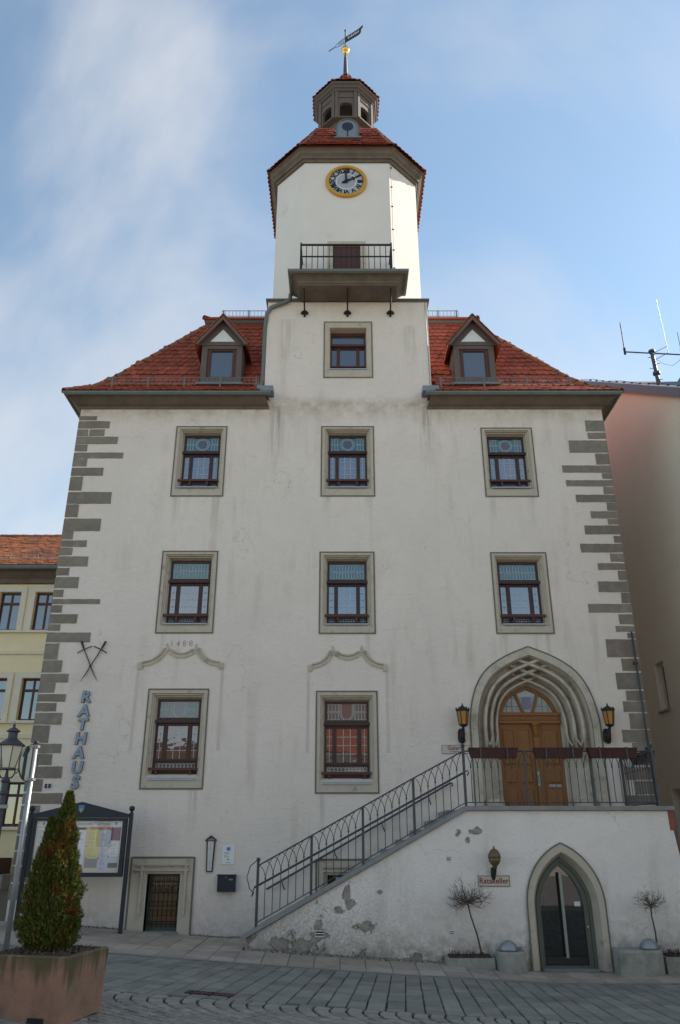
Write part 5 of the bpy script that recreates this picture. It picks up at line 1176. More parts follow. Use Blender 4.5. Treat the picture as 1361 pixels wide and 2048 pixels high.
# thermometer
th = empty('wall_thermometer', (-2.49, 0, 1.05), 'tall dark thermometer with white scale and gabled top on the wall', 'thermometer')
MB().prism([(-2.545, 1.05), (-2.425, 1.05), (-2.40, 1.60), (-2.57, 1.60)], -0.04, 0.0).build('case', 'window_wood', th)
MB().prism([(-2.59, 1.59), (-2.485, 1.66), (-2.38, 1.59), (-2.375, 1.605), (-2.485, 1.69), (-2.595, 1.605)], -0.06, 0.0).build('roof', 'black_paint', th)
MB().prism([(-2.525, 1.07), (-2.445, 1.07), (-2.43, 1.58), (-2.54, 1.58)], -0.044, -0.0405).build('scale', 'white_paint', th)
m_ = MB()
for k in range(24):
    z = lerp(1.09, 1.56, k / 23); m_.box(-2.53, -2.495, -0.0455, -0.0442, z - 0.0025, z + 0.0025).box(-2.475, -2.44, -0.0455, -0.0442, z - 0.0025, z + 0.0025)
m_.box(-2.488, -2.482, -0.046, -0.0442, 1.08, 1.57); m_.build('graduation', 'ink', th)
# mailbox
ml = empty('mailbox', (-2.14, 0, 0.71), 'black metal mailbox below the white plaque', 'mailbox')
MB().box(-2.31, -1.97, -0.13, 0.0, 0.712, 0.985).build('box', 'board_blue', ml, bevel=0.008)
MB().prism([(-2.318, 0.987), (-1.962, 0.987), (-1.962, 1.005), (-2.318, 1.005)], -0.15, 0.0).build('lid', 'board_blue', ml)
MB().box(-2.09, -2.02, -0.134, -0.131, 0.91, 0.928).box(-2.155, -2.14, -0.134, -0.131, 0.95, 0.97).build('name_slot', 'steel', ml)

# ================================================================ notice board
NY = -0.72
nb = empty('notice_board', (-4.84, NY, 0.1), 'dark glazed notice board on two ball topped posts beside the wall', 'notice board')
for x in (-5.76, -3.895):
    p = MB().box(x - 0.032, x + 0.032, NY - 0.032, NY + 0.032, g(x, NY) - 0.1, 2.08).build('post', 'board_blue', nb)
    MB().lathe([(0.02, 2.08), (0.02, 2.10), (0.045, 2.115), (0.055, 2.15), (0.045, 2.185), (0.0, 2.20)], 12, (x, NY, 0)).build('ball', 'board_blue', p, smooth=True)
cb = MB(); sheet(cb, rect(-5.70, -3.955, 0.99, 1.985), [rect(-5.63, -4.03, 1.06, 1.935)], NY - 0.06, 0.05); cb.box(-5.70, -3.955, NY - 0.008, NY + 0.03, 0.99, 1.985)
cb.loft([[(-5.70, NY - 0.06, 0.99), (-3.955, NY - 0.06, 0.99), (-3.955, NY - 0.06, 1.985), (-5.70, NY - 0.06, 1.985)], [(-5.70, NY + 0.03, 0.99), (-3.955, NY + 0.03, 0.99), (-3.955, NY + 0.03, 1.985), (-5.70, NY + 0.03, 1.985)]], True)
cab = cb.build('cabinet', 'board_blue', nb)
pedo = MB().prism([(-5.73, 1.99), (-3.925, 1.99), (-3.925, 2.05), (-4.83, 2.265), (-5.73, 2.05)], NY - 0.05, NY + 0.02).build('pediment', 'board_blue', nb)
def crest(cx, cz, s, parent, y):
    MB().prism([(cx - 0.5 * s, cz - 0.15 * s), (cx, cz - 0.75 * s), (cx + 0.5 * s, cz - 0.15 * s), (cx + 0.5 * s, cz + 0.6 * s), (cx - 0.5 * s, cz + 0.6 * s)], y - 0.002, y).build('crest', 'shield_blue', parent)
    MB().prism([(cx - 0.32 * s, cz - 0.2 * s), (cx, cz - 0.6 * s), (cx + 0.32 * s, cz - 0.2 * s), (cx + 0.15 * s, cz + 0.1 * s), (cx, cz - 0.05 * s), (cx - 0.15 * s, cz + 0.1 * s)], y - 0.004, y - 0.0022).build('crest_charge', 'shield_gold', parent)
crest(-4.83, 2.145, 0.105, nb, NY - 0.0505)
yb = NY - 0.0085
MB().box(-5.63, -4.03, yb - 0.001, yb, 1.06, 1.935).build('backing', 'sign_cream', nb)
hd = MB().box(-5.62, -4.04, yb - 0.003, yb - 0.0015, 1.835, 1.93).build('header', 'paper_white', nb)
text_at('lettering', 'Schmölln/Thüringen', 0.075, 'ink', nb, (-4.57, yb - 0.0045, 1.882), extrude=0.0005, align='CENTER')
crest(-5.50, 1.882, 0.05, nb, yb - 0.0032); crest(-4.16, 1.882, 0.05, nb, yb - 0.0032)
sheets = [(-5.60, -5.36, 1.10, 1.81, 'paper_white'), (-5.33, -5.08, 1.10, 1.81, 'paper_white'), (-5.05, -4.70, 1.10, 1.82, 'paper_white'), (-4.67, -4.44, 1.30, 1.78, 'paper_yellow'), (-4.86, -4.66, 1.785, 1.83, 'paper_yellow'), (-4.64, -4.25, 1.785, 1.83, 'paper_orange'), (-4.67, -4.44, 1.14, 1.29, 'paper_grey'), (-4.42, -4.25, 1.57, 1.78, 'paper_lavender'), (-4.42, -4.25, 1.08, 1.55, 'paper_lavender'), (-4.23, -4.06, 1.60, 1.82, 'paper_purple'), (-4.24, -4.07, 1.33, 1.58, 'paper_white'), (-4.24, -4.07, 1.14, 1.22, 'ink'), (-4.24, -4.07, 1.23, 1.32, 'paper_lavender')]
for k, (a, b, c, d, m_) in enumerate(sheets):
    s_ = MB().box(a, b, yb - 0.0035, yb - 0.002, c, d).build('notice_sheet', m_, nb)
    if d - c > 0.2 and m_ != 'paper_purple':
        t_ = MB(); strokes(t_, a + 0.02, b - 0.02, c + 0.02, d - 0.03, yb - 0.0048, int((d - c) / 0.022), k, 0.0022); t_.build('small_print', 'ink' if m_ != 'paper_yellow' else 'shield_gold', s_)
pn = MB()
for x, z in ((-4.43, 1.79), (-4.24, 1.79), (-4.43, 1.30), (-4.65, 1.30), (-4.245, 1.575), (-4.245, 1.33), (-4.66, 1.50)): pn.lathe([(0.011, 0), (0.009, 0.008), (0, 0.009)], 8, M=Matrix.Translation((x, yb - 0.004, z)) @ Matrix.Rotation(rad(90), 4, 'X'))
pn.build('magnets', 'black_paint', nb)
gm = bpy.data.materials.new('board_glass'); gm.use_nodes = True; MATS['board_glass'] = gm
N, K, b_ = nodes_of(gm); tr_ = N.new('ShaderNodeBsdfTransparent'); gg = N.new('ShaderNodeBsdfGlossy'); gg.inputs['Roughness'].default_value = 0.01; mxs = N.new('ShaderNodeMixShader'); mxs.inputs[0].default_value = 0.08
K(tr_.outputs[0], mxs.inputs[1]); K(gg.outputs[0], mxs.inputs[2]); K(mxs.outputs[0], N['Material Output'].inputs['Surface'])
MB().add([(-5.63, NY - 0.045, 1.06), (-4.03, NY - 0.045, 1.06), (-4.03, NY - 0.045, 1.935), (-5.63, NY - 0.045, 1.935)], [(0, 1, 2, 3)]).build('glass', 'board_glass', nb, fix=False)

# ================================================================ flower boxes on the landing rail
def flower_box(xa, xb, label, ry_=ryf - 0.09, rot=0):
    t = empty('flower_box', ((xa + xb) / 2, ry_, 2.98), label, 'flower box', 'empty flower boxes on the landing railing')
    cx = (xa + xb) / 2; hw = (xb - xa) / 2; rows = []
    def rr(w, d, z): return [(cx - w, ry_ - d, z), (cx + w, ry_ - d, z), (cx + w, ry_ + d, z), (cx - w, ry_ + d, z)]
    o = MB().loft([rr(hw - 0.035, 0.06, 2.955), rr(hw, 0.08, 3.115), rr(hw + 0.008, 0.088, 3.115), rr(hw + 0.008, 0.088, 3.13), rr(hw - 0.012, 0.07, 3.13), rr(hw - 0.02, 0.065, 3.09)], True, True)
    n = int(hw * 2 / 0.045)
    for k in range(n):
        x = lerp(cx - hw + 0.03, cx + hw - 0.03, k / (n - 1)); o.loft([[(x - 0.006, ry_ - 0.066, 2.97), (x + 0.006, ry_ - 0.066, 2.97)], [(x - 0.006, ry_ - 0.087, 3.11), (x + 0.006, ry_ - 0.087, 3.11)]])
    o.build('trough', 'flower_box', t); MB().box(cx - hw + 0.02, cx + hw - 0.02, ry_ - 0.064, ry_ + 0.064, 3.088, 3.095).build('soil', 'soil', t)
    for s in (-0.5, 0.5): MB().box(cx + s * hw * 1.1 - 0.012, cx + s * hw * 1.1 + 0.012, ry_ - 0.094, ry_ - 0.0885, 2.95, 3.135).box(cx + s * hw * 1.1 - 0.012, cx + s * hw * 1.1 + 0.012, ry_ - 0.094, ry_ + 0.09, 3.1315, 3.139).build('hanger', 'iron_grey', t)
flower_box(2.31, 3.18, 'dark red ribbed flower box on the rail, nearest the stair flight')
flower_box(3.48, 4.35, 'dark red ribbed flower box on the rail in front of the wooden door')
flower_box(4.44, 5.31, 'dark red ribbed flower box on the rail below the right lantern')
fs = empty('flower_box', (5.74, -0.9, 2.96), 'dark flower box on the side rail of the landing, towards the neighbouring house', 'flower box', 'empty flower boxes on the landing railing')
def rr2(w, d, z): return [(5.73 - w, -0.9 - d, z), (5.73 + w, -0.9 - d, z), (5.73 + w, -0.9 + d, z), (5.73 - w, -0.9 + d, z)]
MB().loft([rr2(0.06, 0.40, 2.95), rr2(0.08, 0.44, 3.11), rr2(0.09, 0.45, 3.13), rr2(0.07, 0.43, 3.13), rr2(0.065, 0.42, 3.09)], True, True).build('trough', 'flower_box', fs)
MB().box(5.67, 5.79, -1.31, -0.49, 3.088, 3.094).build('soil', 'soil', fs)
fp = empty('flag_pole', (6.19, -0.10, 2.1), 'slim grey metal pole fixed to the right corner above the landing', 'pole')
MB().tube([(6.19, -0.10, 2.10), (6.19, -0.10, 5.68)], 0.022, 10).build('pole', 'iron_grey', fp, smooth=True)
for z in (3.28, 5.0): MB().box(6.15, 6.23, -0.13, 0.0, z, z + 0.05).build('clamp', 'iron_grey', fp)

# ================================================================ tubs and bare standards by the cellar door
def tub(x0, x1, y0, y1, zt, label, dome):
    t = empty('concrete_tub', ((x0 + x1) / 2, (y0 + y1) / 2, g((x0 + x1) / 2, y0)), label, 'tub', 'concrete tubs beside the cellar door'); r = (y1 - y0) / 2
    def cap(k, z): 
        a = [(x1 - r + (r - k) * math.cos(q), (y0 + y1) / 2 + (r - k) * math.sin(q), z) for q in [-math.pi / 2 + math.pi * i / 8 for i in range(9)]] + [(x0 + 0.1 + (0.1 - k) * math.cos(q), (y0 + y1) / 2 + (r - k) * math.sin(q), z) for q in [math.pi / 2 + math.pi * i / 4 for i in range(5)]]
        return a
    MB().loft([cap(-0.01, g(x0, y0) - 0.1), cap(-0.005, zt - 0.03), cap(0.01, zt), cap(0.04, zt - 0.002)], True, True).build('tub', 'concrete', t)
    MB().lathe([(0.155 * math.cos(q), 0.155 * math.sin(q)) for q in [math.pi / 2 * i / 7 for i in range(8)]], 20, (dome, (y0 + y1) / 2 - 0.05, zt)).build('dome', 'steel', t, smooth=True)
    MB().lathe([(0.05, 0), (0.05, 0.04), (0.0, 0.045)], 8, (dome + 0.2, (y0 + y1) / 2 + 0.08, zt)).build('stone_lump', 'concrete', t)
tub(2.50, 2.98, -2.28, -1.82, -0.03, 'round ended concrete tub with steel dome left of the cellar door', 2.70)
tub(4.40, 5.16, -2.28, -1.82, -0.005, 'long concrete tub with steel dome right of the cellar door', 4.96)
def low_trough(x0, x1, zt, label):
    t = empty('flower_trough', ((x0 + x1) / 2, -2.0, g(x1, -2)), label, 'trough'); a = g(x0, -2.1); b = g(x1, -2.1)
    MB().loft([[(x0, y, a - 0.1), (x0, y, max(zt, a + 0.03))] if i == 0 else [(x1, y, b - 0.1), (x1, y, zt)] for i, y in ((0, -1.76), (0, -2.12), (1, -2.12), (1, -1.76))]).add([(x0, -2.12, max(zt, a + 0.03)), (x1, -2.12, zt), (x1, -1.76, zt), (x0, -1.76, max(zt, a + 0.03))], [(0, 1, 2, 3)]).build('trough', 'concrete', t)
    MB().box(x0 + 0.06, x1 - 0.04, -2.06, -1.78, zt, zt + 0.025).build('soil', 'soil', t)
    m_ = MB(); r = random.Random(9)
    for k in range(90):
        p = Vector((r.uniform(x0 + 0.08, x1 - 0.06), r.uniform(-2.05, -1.80), zt + 0.01)); m_.tube([p, p + Vector((r.uniform(-0.04, 0.04), r.uniform(-0.04, 0.04), r.uniform(0.03, 0.09)))], 0.004, 3)
    m_.build('dry_stems', 'brown_red', t); return t
low_trough(1.70, 2.47, -0.135, 'low concrete flower trough with dry stems left of the round ended tub')
low_trough(5.20, 5.75, -0.12, 'low concrete flower trough with dry stems at the right edge')
def standard(base, head, rx, rz_, label, seed, n):
    t = empty('standard_tree', base, label, 'tree', 'bare standards beside the cellar door'); r = random.Random(seed); b, h = Vector(base), Vector(head)
    MB().tube([b, lerp(b, h, 0.4) + Vector((0.012, 0, 0)), lerp(b, h, 0.75) - Vector((0.008, 0, 0)), h], [0.016, 0.014, 0.012, 0.013], 6).build('trunk', 'bark', t)
    m_ = MB()
    def twig(p, d, l, w, lev):
        q = [p]; 
        for k in range(3): d = (d + Vector((r.uniform(-.35, .35), r.uniform(-.35, .35), r.uniform(-.25, .35)))).normalized(); q.append(q[-1] + d * l / 3)
        m_.tube(q, [w, w * 0.8, w * 0.6, w * 0.35], 3, cap=False)
        if lev: 
            for k in range(3): i = r.randint(1, 3); twig(q[i], (d + Vector((r.uniform(-1, 1), r.uniform(-1, 1), r.uniform(-.7, 1)))).normalized(), l * 0.55, w * 0.6, lev - 1)
    for k in range(n):
        a = r.uniform(0, 2 * math.pi); e = r.uniform(-0.45, 1.0); d = Vector((math.cos(a) * rx, math.sin(a) * rx * 0.8, e * rz_)); ln_ = d.length * r.uniform(0.55, 0.75); twig(h, d.normalized(), ln_, 0.006, 2)
    m_.build('crown', 'twig', t, fix=False)
standard((2.29, -2.0, -0.12), (2.10, -2.0, 0.66), 0.40, 0.30, 'bare twiggy standard tree leaning left of the cellar door', 3, 46)
standard((5.12, -2.0, -0.05), (5.11, -2.0, 0.62), 0.26, 0.27, 'small bare twiggy standard tree right of the cellar door', 4, 30)
# strip of little setts and moss along the foot of the walls
wg = MB(); ms = MB(); rw = random.Random(31)
for xa, xb, yy in ((-6.1, -4.05, -0.07), (-2.75, -1.6, -0.07), (-1.5, 1.65, -1.82)):
    x = xa
    while x < xb:
        for r_ in range(2): 
            w = rw.uniform(0.07, 0.10); sett_mb(w, 0.075, wg, frame_at(x + w / 2, yy - r_ * 0.085, rw.uniform(-0.1, 0.1), 0.008 + rw.uniform(-0.004, 0.006)), int(x * 1000) + r_)
        for k in range(5):
            p = Vector((x + rw.uniform(0, 0.1), yy + rw.uniform(-0.17, 0.06), 0)); p.z = g(p.x, p.y); hgt = rw.uniform(0.008, 0.03) * (2.2 if rw.random() < 0.06 else 1)
            ms.add([p + Vector((-0.012, 0, 0)), p + Vector((0.012, 0.004, 0)), p + Vector((rw.uniform(-0.02, 0.02), rw.uniform(-0.02, 0.0), hgt))], [(0, 1, 2)])
        x += 0.098
tag(wg.build('wall_foot_setts', 'small_sett', pavement, fix=False), kind='stuff'); tag(ms.build('moss', 'moss', pavement, fix=False), kind='stuff')

# ================================================================ planter with conifer, sign post, drain
PX, PY, PR = -2.61, -8.36, rad(-13)
pl = empty('planter', (PX, PY, g(PX, PY) - 0.02), 'weathered terracotta coloured concrete planter with mossy stains in the foreground', 'planter', rz=PR)
def sq(hx_, hy_, c, z, n=3):
    out = []
    for sx_, sy_, a0 in ((1, -1, -90), (1, 1, 0), (-1, 1, 90), (-1, -1, 180)):
        for k in range(n + 1): a = rad(a0 + 90 * k / n); out.append((sx_ * (hx_ - c) + c * math.cos(a), sy_ * (hy_ - c) + c * math.sin(a), z))
    return out
PH = 0.505
pw = MB().loft([sq(0.388, 0.355, 0.03, 0), sq(0.409, 0.376, 0.045, PH - 0.03), sq(0.41, 0.377, 0.05, PH - 0.012), sq(0.398, 0.365, 0.05, PH), sq(0.36, 0.325, 0.04, PH), sq(0.355, 0.32, 0.04, PH - 0.05)], True, True)
pw.build('tub', 'terracotta', pl, local=True)
MB().box(0.10, 0.25, -0.362, -0.30, -0.01, 0.055).build('fork_slot', 'black_paint', pl, local=True)
sm = MB(); n = 14; rs_ = random.Random(8)
sm.v = [Vector((lerp(-0.36, 0.36, i / n), lerp(-0.325, 0.325, j / n), PH - 0.02 + rs_.uniform(-0.015, 0.03))) for j in range(n + 1) for i in range(n + 1)]
sm.f = [(j * (n + 1) + i, j * (n + 1) + i + 1, (j + 1) * (n + 1) + i + 1, (j + 1) * (n + 1) + i) for j in range(n) for i in range(n)]
sm.build('soil', 'soil', pl, local=True)
lit = MB()
for k in range(500):
    p = Vector((rs_.uniform(-0.36, 0.36), rs_.uniform(-0.325, 0.325), PH - 0.01)); d = Vector((rs_.uniform(-1, 1), rs_.uniform(-1, 1), rs_.uniform(0.0, 0.8))).normalized() * rs_.uniform(0.02, 0.06); lit.tube([p, p + d], 0.003, 3, cap=False)
tag(lit.build('litter', 'twig', pl, local=True, fix=False), kind='stuff')
# materials of the conifer: green sprays with yellowed tips and rusty dead patches
cm = bpy.data.materials.new('thuja'); cm.use_nodes = True; MATS['thuja'] = cm; N, K, b_ = nodes_of(cm)
geo = N.new('ShaderNodeNewGeometry'); n1 = N.new('ShaderNodeTexNoise'); n1.inputs['Scale'].default_value = 5.5; n1.inputs['Detail'].default_value = 3; K(geo.outputs['Position'], n1.inputs['Vector'])
r1 = N.new('ShaderNodeValToRGB'); r1.color_ramp.elements[0].position = 0.53; r1.color_ramp.elements[1].position = 0.66; K(n1.outputs['Fac'], r1.inputs['Fac'])
r2 = N.new('ShaderNodeValToRGB'); cr = r2.color_ramp; cr.elements[0].color = (0.020, 0.036, 0.008, 1); cr.elements[1].color = (0.16, 0.15, 0.028, 1); e = cr.elements.new(0.55); e.color = (0.07, 0.095, 0.016, 1); K(geo.outputs['Random Per Island'], r2.inputs['Fac'])
mxx = N.new('ShaderNodeMixRGB'); mxx.inputs[2].default_value = (0.15, 0.055, 0.014, 1); mfx = N.new('ShaderNodeMath'); mfx.operation = 'MULTIPLY'; mfx.inputs[1].default_value = 0.75; K(r1.outputs[0], mfx.inputs[0]); K(mfx.outputs[0], mxx.inputs[0]); K(r2.outputs[0], mxx.inputs[1]); K(mxx.outputs[0], b_.inputs['Base Color'])
b_.inputs['Roughness'].default_value = 0.7; b_.inputs['Specular IOR Level'].default_value = 0.2
TB = Vector((-2.63, -8.35, g(PX, PY) + PH - 0.04))
tj = empty('thuja', TB, 'green columnar thuja with rusty dead patches growing in the planter', 'conifer')
MB().tube([TB, TB + Vector((0, 0, 0.5)), TB + Vector((-0.01, 0, 1.1))], [0.04, 0.03, 0.008], 7).build('trunk', 'bark', tj)
cw = MB(); rt = random.Random(21)
def crown_r(t): return (0.185 + 0.06 * math.sin(min(1, t * 2.2) * math.pi * 0.5)) * (1 - max(0, t - 0.16) / 0.84) ** 0.85 + 0.012
lumps = [(rt.uniform(0, 2 * math.pi), rt.uniform(0.05, 0.95), rt.uniform(0.5, 1.0)) for _ in range(46)]
def bulge(a, t):
    b_ = 0.80
    for la, lt_2, ls in lumps:
        da = (a - la + math.pi) % (2 * math.pi) - math.pi; b_ = max(b_, 0.80 + 0.46 * ls * math.exp(-(da / 0.42) ** 2 - ((t - lt_2) / 0.075) ** 2))
    return b_
def sprays(base, height, scale, count, lean=0.0):
    for k in range(count):
        t = rt.random() ** 0.9; a = rt.uniform(0, 2 * math.pi); R0 = crown_r(t) * scale * bulge(a, t)
        rr_ = R0 * (1 - 0.6 * rt.random() ** 1.8) * (rt.uniform(1.02, 1.10) if rt.random() < 0.03 else 1.0); p = base + Vector((math.cos(a) * rr_ + lean * t, math.sin(a) * rr_, t * height + 0.02))
        out = Vector((math.cos(a), math.sin(a), 0)); d = (out * rt.uniform(0.1, 0.6) + Vector((rt.uniform(-.3, .3), rt.uniform(-.3, .3), rt.uniform(0.55, 1.0)))).normalized()
        l = rt.uniform(0.022, 0.055); w = rt.uniform(0.003, 0.0065); sd = d.cross(Vector((rt.uniform(-1, 1), rt.uniform(-1, 1), rt.uniform(-1, 1)))).normalized(); nn = d.cross(sd)
        for s in (-1, 0, 1):                           # three small leaflets to a spray
            dd_ = (d + sd * s * 0.6).normalized(); L_ = l * (1.0 if s == 0 else 0.7); q = p
            cw.add([q, q + dd_ * L_ * 0.5 + sd * w * 0.7 + nn * 0.003, q + dd_ * L_, q + dd_ * L_ * 0.5 - sd * w * 0.7 - nn * 0.002], [(0, 1, 2, 3)])
sprays(TB, 1.32, 1.0, 17000, 0.03); sprays(TB + Vector((-0.115, -0.05, 0.05)), 1.04, 0.66, 6000, 0.02); sprays(TB + Vector((0.09, 0.02, 0.0)), 0.75, 0.75, 4500)
cw.build('crown', 'thuja', tj, fix=False)
ik = MB().lathe([(crown_r(t) * 0.55, 0.03 + t * 1.18) for t in [k / 10 for k in range(11)]], 14, TB); ik.build('dark_core', 'bark', tj, smooth=True)  # solid dark core, stands in for the shade between the sprays

SX, SYY = -3.77, -6.3
sp = empty('sign_post', (SX, SYY, g(SX, SYY)), 'round traffic sign seen from behind on a galvanised post', 'traffic sign')
MB().tube([(SX, SYY, g(SX, SYY) - 0.2), (SX, SYY, 2.70)], 0.031, 14).build('post', 'galvanised', sp, smooth=True)
MB().lathe([(0.034, 2.69), (0.034, 2.72), (0.03, 2.73), (0.0, 2.735)], 12, (SX, SYY, 0)).build('cap', 'black_paint', sp)
DM = Matrix.Translation((SX - 0.075, SYY + 0.035, 2.475)) @ Matrix.Rotation(rad(80), 4, 'Z') @ Matrix.Rotation(rad(90), 4, 'X')
MB().lathe([(0.21, -0.004), (0.212, 0.0), (0.205, 0.014), (0.2, 0.004)], 32, M=DM).build('disc', 'grey_sign_back', sp)
for z in (2.655, 2.27): MB().box(SX - 0.042, SX + 0.042, SYY - 0.042, SYY + 0.042, z, z + 0.03).build('clamp', 'galvanised', sp)
dr = empty('drain_grate', (-1.38, -6.70, g(-1.38, -6.7)), 'rusty iron drain grate let into the grey setts', 'drain')
M = frame_at(-1.38, -6.72, -SK, 0.008); md = MB().box(-0.25, 0.25, -0.10, -0.085, -0.05, 0.004, M).box(-0.25, 0.25, 0.085, 0.10, -0.05, 0.004, M).box(-0.25, -0.235, -0.0845, 0.0845, -0.05, 0.004, M).box(0.235, 0.25, -0.0845, 0.0845, -0.05, 0.004, M)
md.build('frame', 'rust', dr)
for k in range(9): MB().box(lerp(-0.225, 0.225, k / 8) - 0.014, lerp(-0.225, 0.225, k / 8) + 0.014, -0.084, 0.084, -0.03, 0.003, M).build('bar', 'rust', dr)

# ================================================================ street lamp at the left
LX, LY = -6.11, -1.3
sl_ = empty('street_lamp', (LX, LY, g(LX, LY)), 'old fashioned grey street lamp with pale tapered lantern at the left edge', 'street lamp')
z0 = g(LX, LY)
post = MB().lathe([(0.13, z0 - 0.1), (0.13, z0 + 0.5), (0.10, z0 + 0.55), (0.075, z0 + 0.75), (0.062, z0 + 1.0), (0.055, 2.35), (0.075, 2.38), (0.075, 2.42), (0.058, 2.44), (0.062, 2.56), (0.085, 2.60), (0.06, 2.64), (0.035, 2.68), (0.02, 2.79)], 12, (LX, LY, 0)).build('post', 'iron_grey', sl_, smooth=False)
yk = MB()
for s in (-1, 1):
    yk.tube([(LX, LY, 2.64), (LX + s * 0.10, LY, 2.66), (LX + s * 0.145, LY, 2.73), (LX + s * 0.14, LY, 2.80)], 0.014, 6); yk.tube([(LX + s * 0.14, LY, 2.80), (LX + s * 0.19, LY, 2.81), (LX + s * 0.20, LY, 2.77), (LX + s * 0.165, LY, 2.73)], 0.010, 6)
yk.lathe([(0.125, 2.795), (0.145, 2.795), (0.145, 2.825), (0.125, 2.825)], 16, (LX, LY, 0)); yk.build('yoke', 'iron_grey', sl_)
MB().lathe([(0.125, 2.826), (0.218, 3.215)], 6, (LX, LY, 0)).build('lantern_glass', 'frosted_glass', sl_)
cg = MB()
for k in range(6): a = k * math.pi / 3; cg.tube([(LX + 0.13 * math.cos(a), LY + 0.13 * math.sin(a), 2.82), (LX + 0.222 * math.cos(a), LY + 0.222 * math.sin(a), 3.22)], 0.009, 4)
cg.build('cage', 'iron_grey', sl_)
MB().lathe([(0.24, 3.21), (0.25, 3.225), (0.24, 3.24), (0.17, 3.29), (0.10, 3.34), (0.085, 3.36), (0.085, 3.46), (0.125, 3.475), (0.12, 3.49), (0.06, 3.535), (0.025, 3.555), (0.02, 3.58), (0.03, 3.595), (0.012, 3.61), (0.0, 3.66)], 16, (LX, LY, 0)).build('hood', 'iron_grey', sl_)
MB().box(LX - 0.03, LX + 0.14, LY - 0.09, LY - 0.06, 2.13, 2.19).box(LX - 0.5, LX - 0.031, LY - 0.085, LY - 0.065, 2.145, 2.165).build('sign_clamp', 'grey_plastic', sl_)

# ================================================================ yellow house behind on the left
HY = 7.7; hx0, hx1 = -19.0, -7.0
yh = empty('yellow_house', (-12, HY, 0.5), 'pale yellow house with dark red window frames and old orange tiled roof', 'house')
def xs_row(): return [-18.2, -16.75, -15.3, -13.75, -12.2, -10.55, -9.42, -8.1]
rows_ = [(7.70, 8.95), (4.93, 6.2), (1.96, 3.17)]
wh = [rect(x - 0.34, x + 0.34, a, b) for a, b in rows_ for x in xs_row()]
w_ = sheet(MB(), [(hx0, -0.5), (hx1, -0.5), (hx1, 9.7), (hx0, 9.7)], wh, HY, 0.2)
w_.loft([[(hx0, HY, -0.5), (hx0, HY, 9.7)], [(hx0, 16, -0.5), (hx0, 16, 9.7)], [(hx1, 16, -0.5), (hx1, 16, 9.7)], [(hx1, HY, -0.5), (hx1, HY, 9.7)]]); w_.build('wall', 'yellow_wall', yh)
for a, b in rows_:
    for x in xs_row():
        f = MB(); zt = b - 0.36; pan = [rect(x - 0.28, x - 0.03, a + 0.06, zt - 0.04), rect(x + 0.03, x + 0.28, a + 0.06, zt - 0.04), rect(x - 0.28, x - 0.03, zt + 0.04, b - 0.06), rect(x + 0.03, x + 0.28, zt + 0.04, b - 0.06)]
        sheet(f, rect(x - 0.34, x + 0.34, a, b), pan, HY + 0.14, 0.04); wn_ = f.build('window', 'window_wood_red', yh)
        for p in pan: MB().add([(q[0], HY + 0.165, q[1]) for q in p], [(0, 1, 2, 3)]).build('pane', 'pane_plain', wn_, fix=False)
        s_ = MB(); sheet(s_, rect(x - 0.52, x + 0.52, a - 0.03, b + 0.17), [rect(x - 0.341, x + 0.341, a, b)], HY - 0.03, 0.03); s_.build('surround', 'yellow_trim', wn_)
        MB().box(x - 0.56, x + 0.56, HY - 0.10, HY + 0.14, a - 0.09, a - 0.031).build('sill', 'yellow_trim', wn_)
MB().box(hx0, hx1, HY - 0.06, HY - 0.001, 6.93, 7.03).box(hx0, hx1, HY - 0.05, HY - 0.001, 4.40, 4.52).build('string_course', 'yellow_trim', yh)
MB().loft([[(hx0, HY - d, z), (hx1, HY - d, z)] for d, z in ((0, 9.2), (0.08, 9.22), (0.10, 9.35), (0.28, 9.5), (0.30, 9.62), (0, 9.7))]).build('cornice', 'cornice_wood', yh)
yro = MB().loft([[(hx0, HY - 0.45, 9.68), (hx1, HY - 0.45, 9.68)], [(hx0, HY + 3.2, 12.05), (hx1, HY + 3.2, 12.05)], [(hx0, HY + 7, 9.7), (hx1, HY + 7, 9.7)]]).build('roof', 'roof_tile_old', yh)
yt = MB(); bake(tile_spots([(-0.47, 9.69), (3.2, 12.07)], (0, HY), (1, 0), (0, 1), lambda d: (-13.6, hx1), 0.20, 0.20, None, 3), yt, tile_mb(0.19, 0.30)); tag(yt.build('roof_tile_rest', 'roof_tile_old', yro), kind='stuff')
hip_line([(-13.5, HY + 3.2, 12.08), (hx1, HY + 3.2, 12.08)], 0.4, 0.11, yro, 2)
MB().tube([(hx0, HY - 0.52, 9.62), (hx1, HY - 0.52, 9.62)], 0.075, 8).build('gutter', 'zinc', yh)
snow_guard(-13.5, hx1 - 0.1, HY - 0.1, 10.02, 0.20, 0.13, yh)
# its front steps with an iron rail
fsn = empty('front_steps', (-10.2, 6.6, 0.4), 'brown stone front steps with thin iron rail before the yellow house', 'steps')
MB().box(-12.0, -9.25, 6.4, HY - 0.002, -0.2, 1.15).build('block', 'rust', fsn)
MB().box(-9.249, -8.95, 6.45, HY - 0.002, -0.2, 0.75).build('tread', 'coping_stone', fsn)
fr_ = MB().tube([(-12.0, 6.5, 2.05), (-9.35, 6.5, 2.05), (-9.25, 6.5, 1.9)], 0.02, 6)
for k in range(20): fr_.tube([(-11.9 + k * 0.135, 6.5, 1.15), (-11.9 + k * 0.135, 6.5, 2.05)], 0.009, 4)
fr_.build('rail', 'iron_dark', fsn)

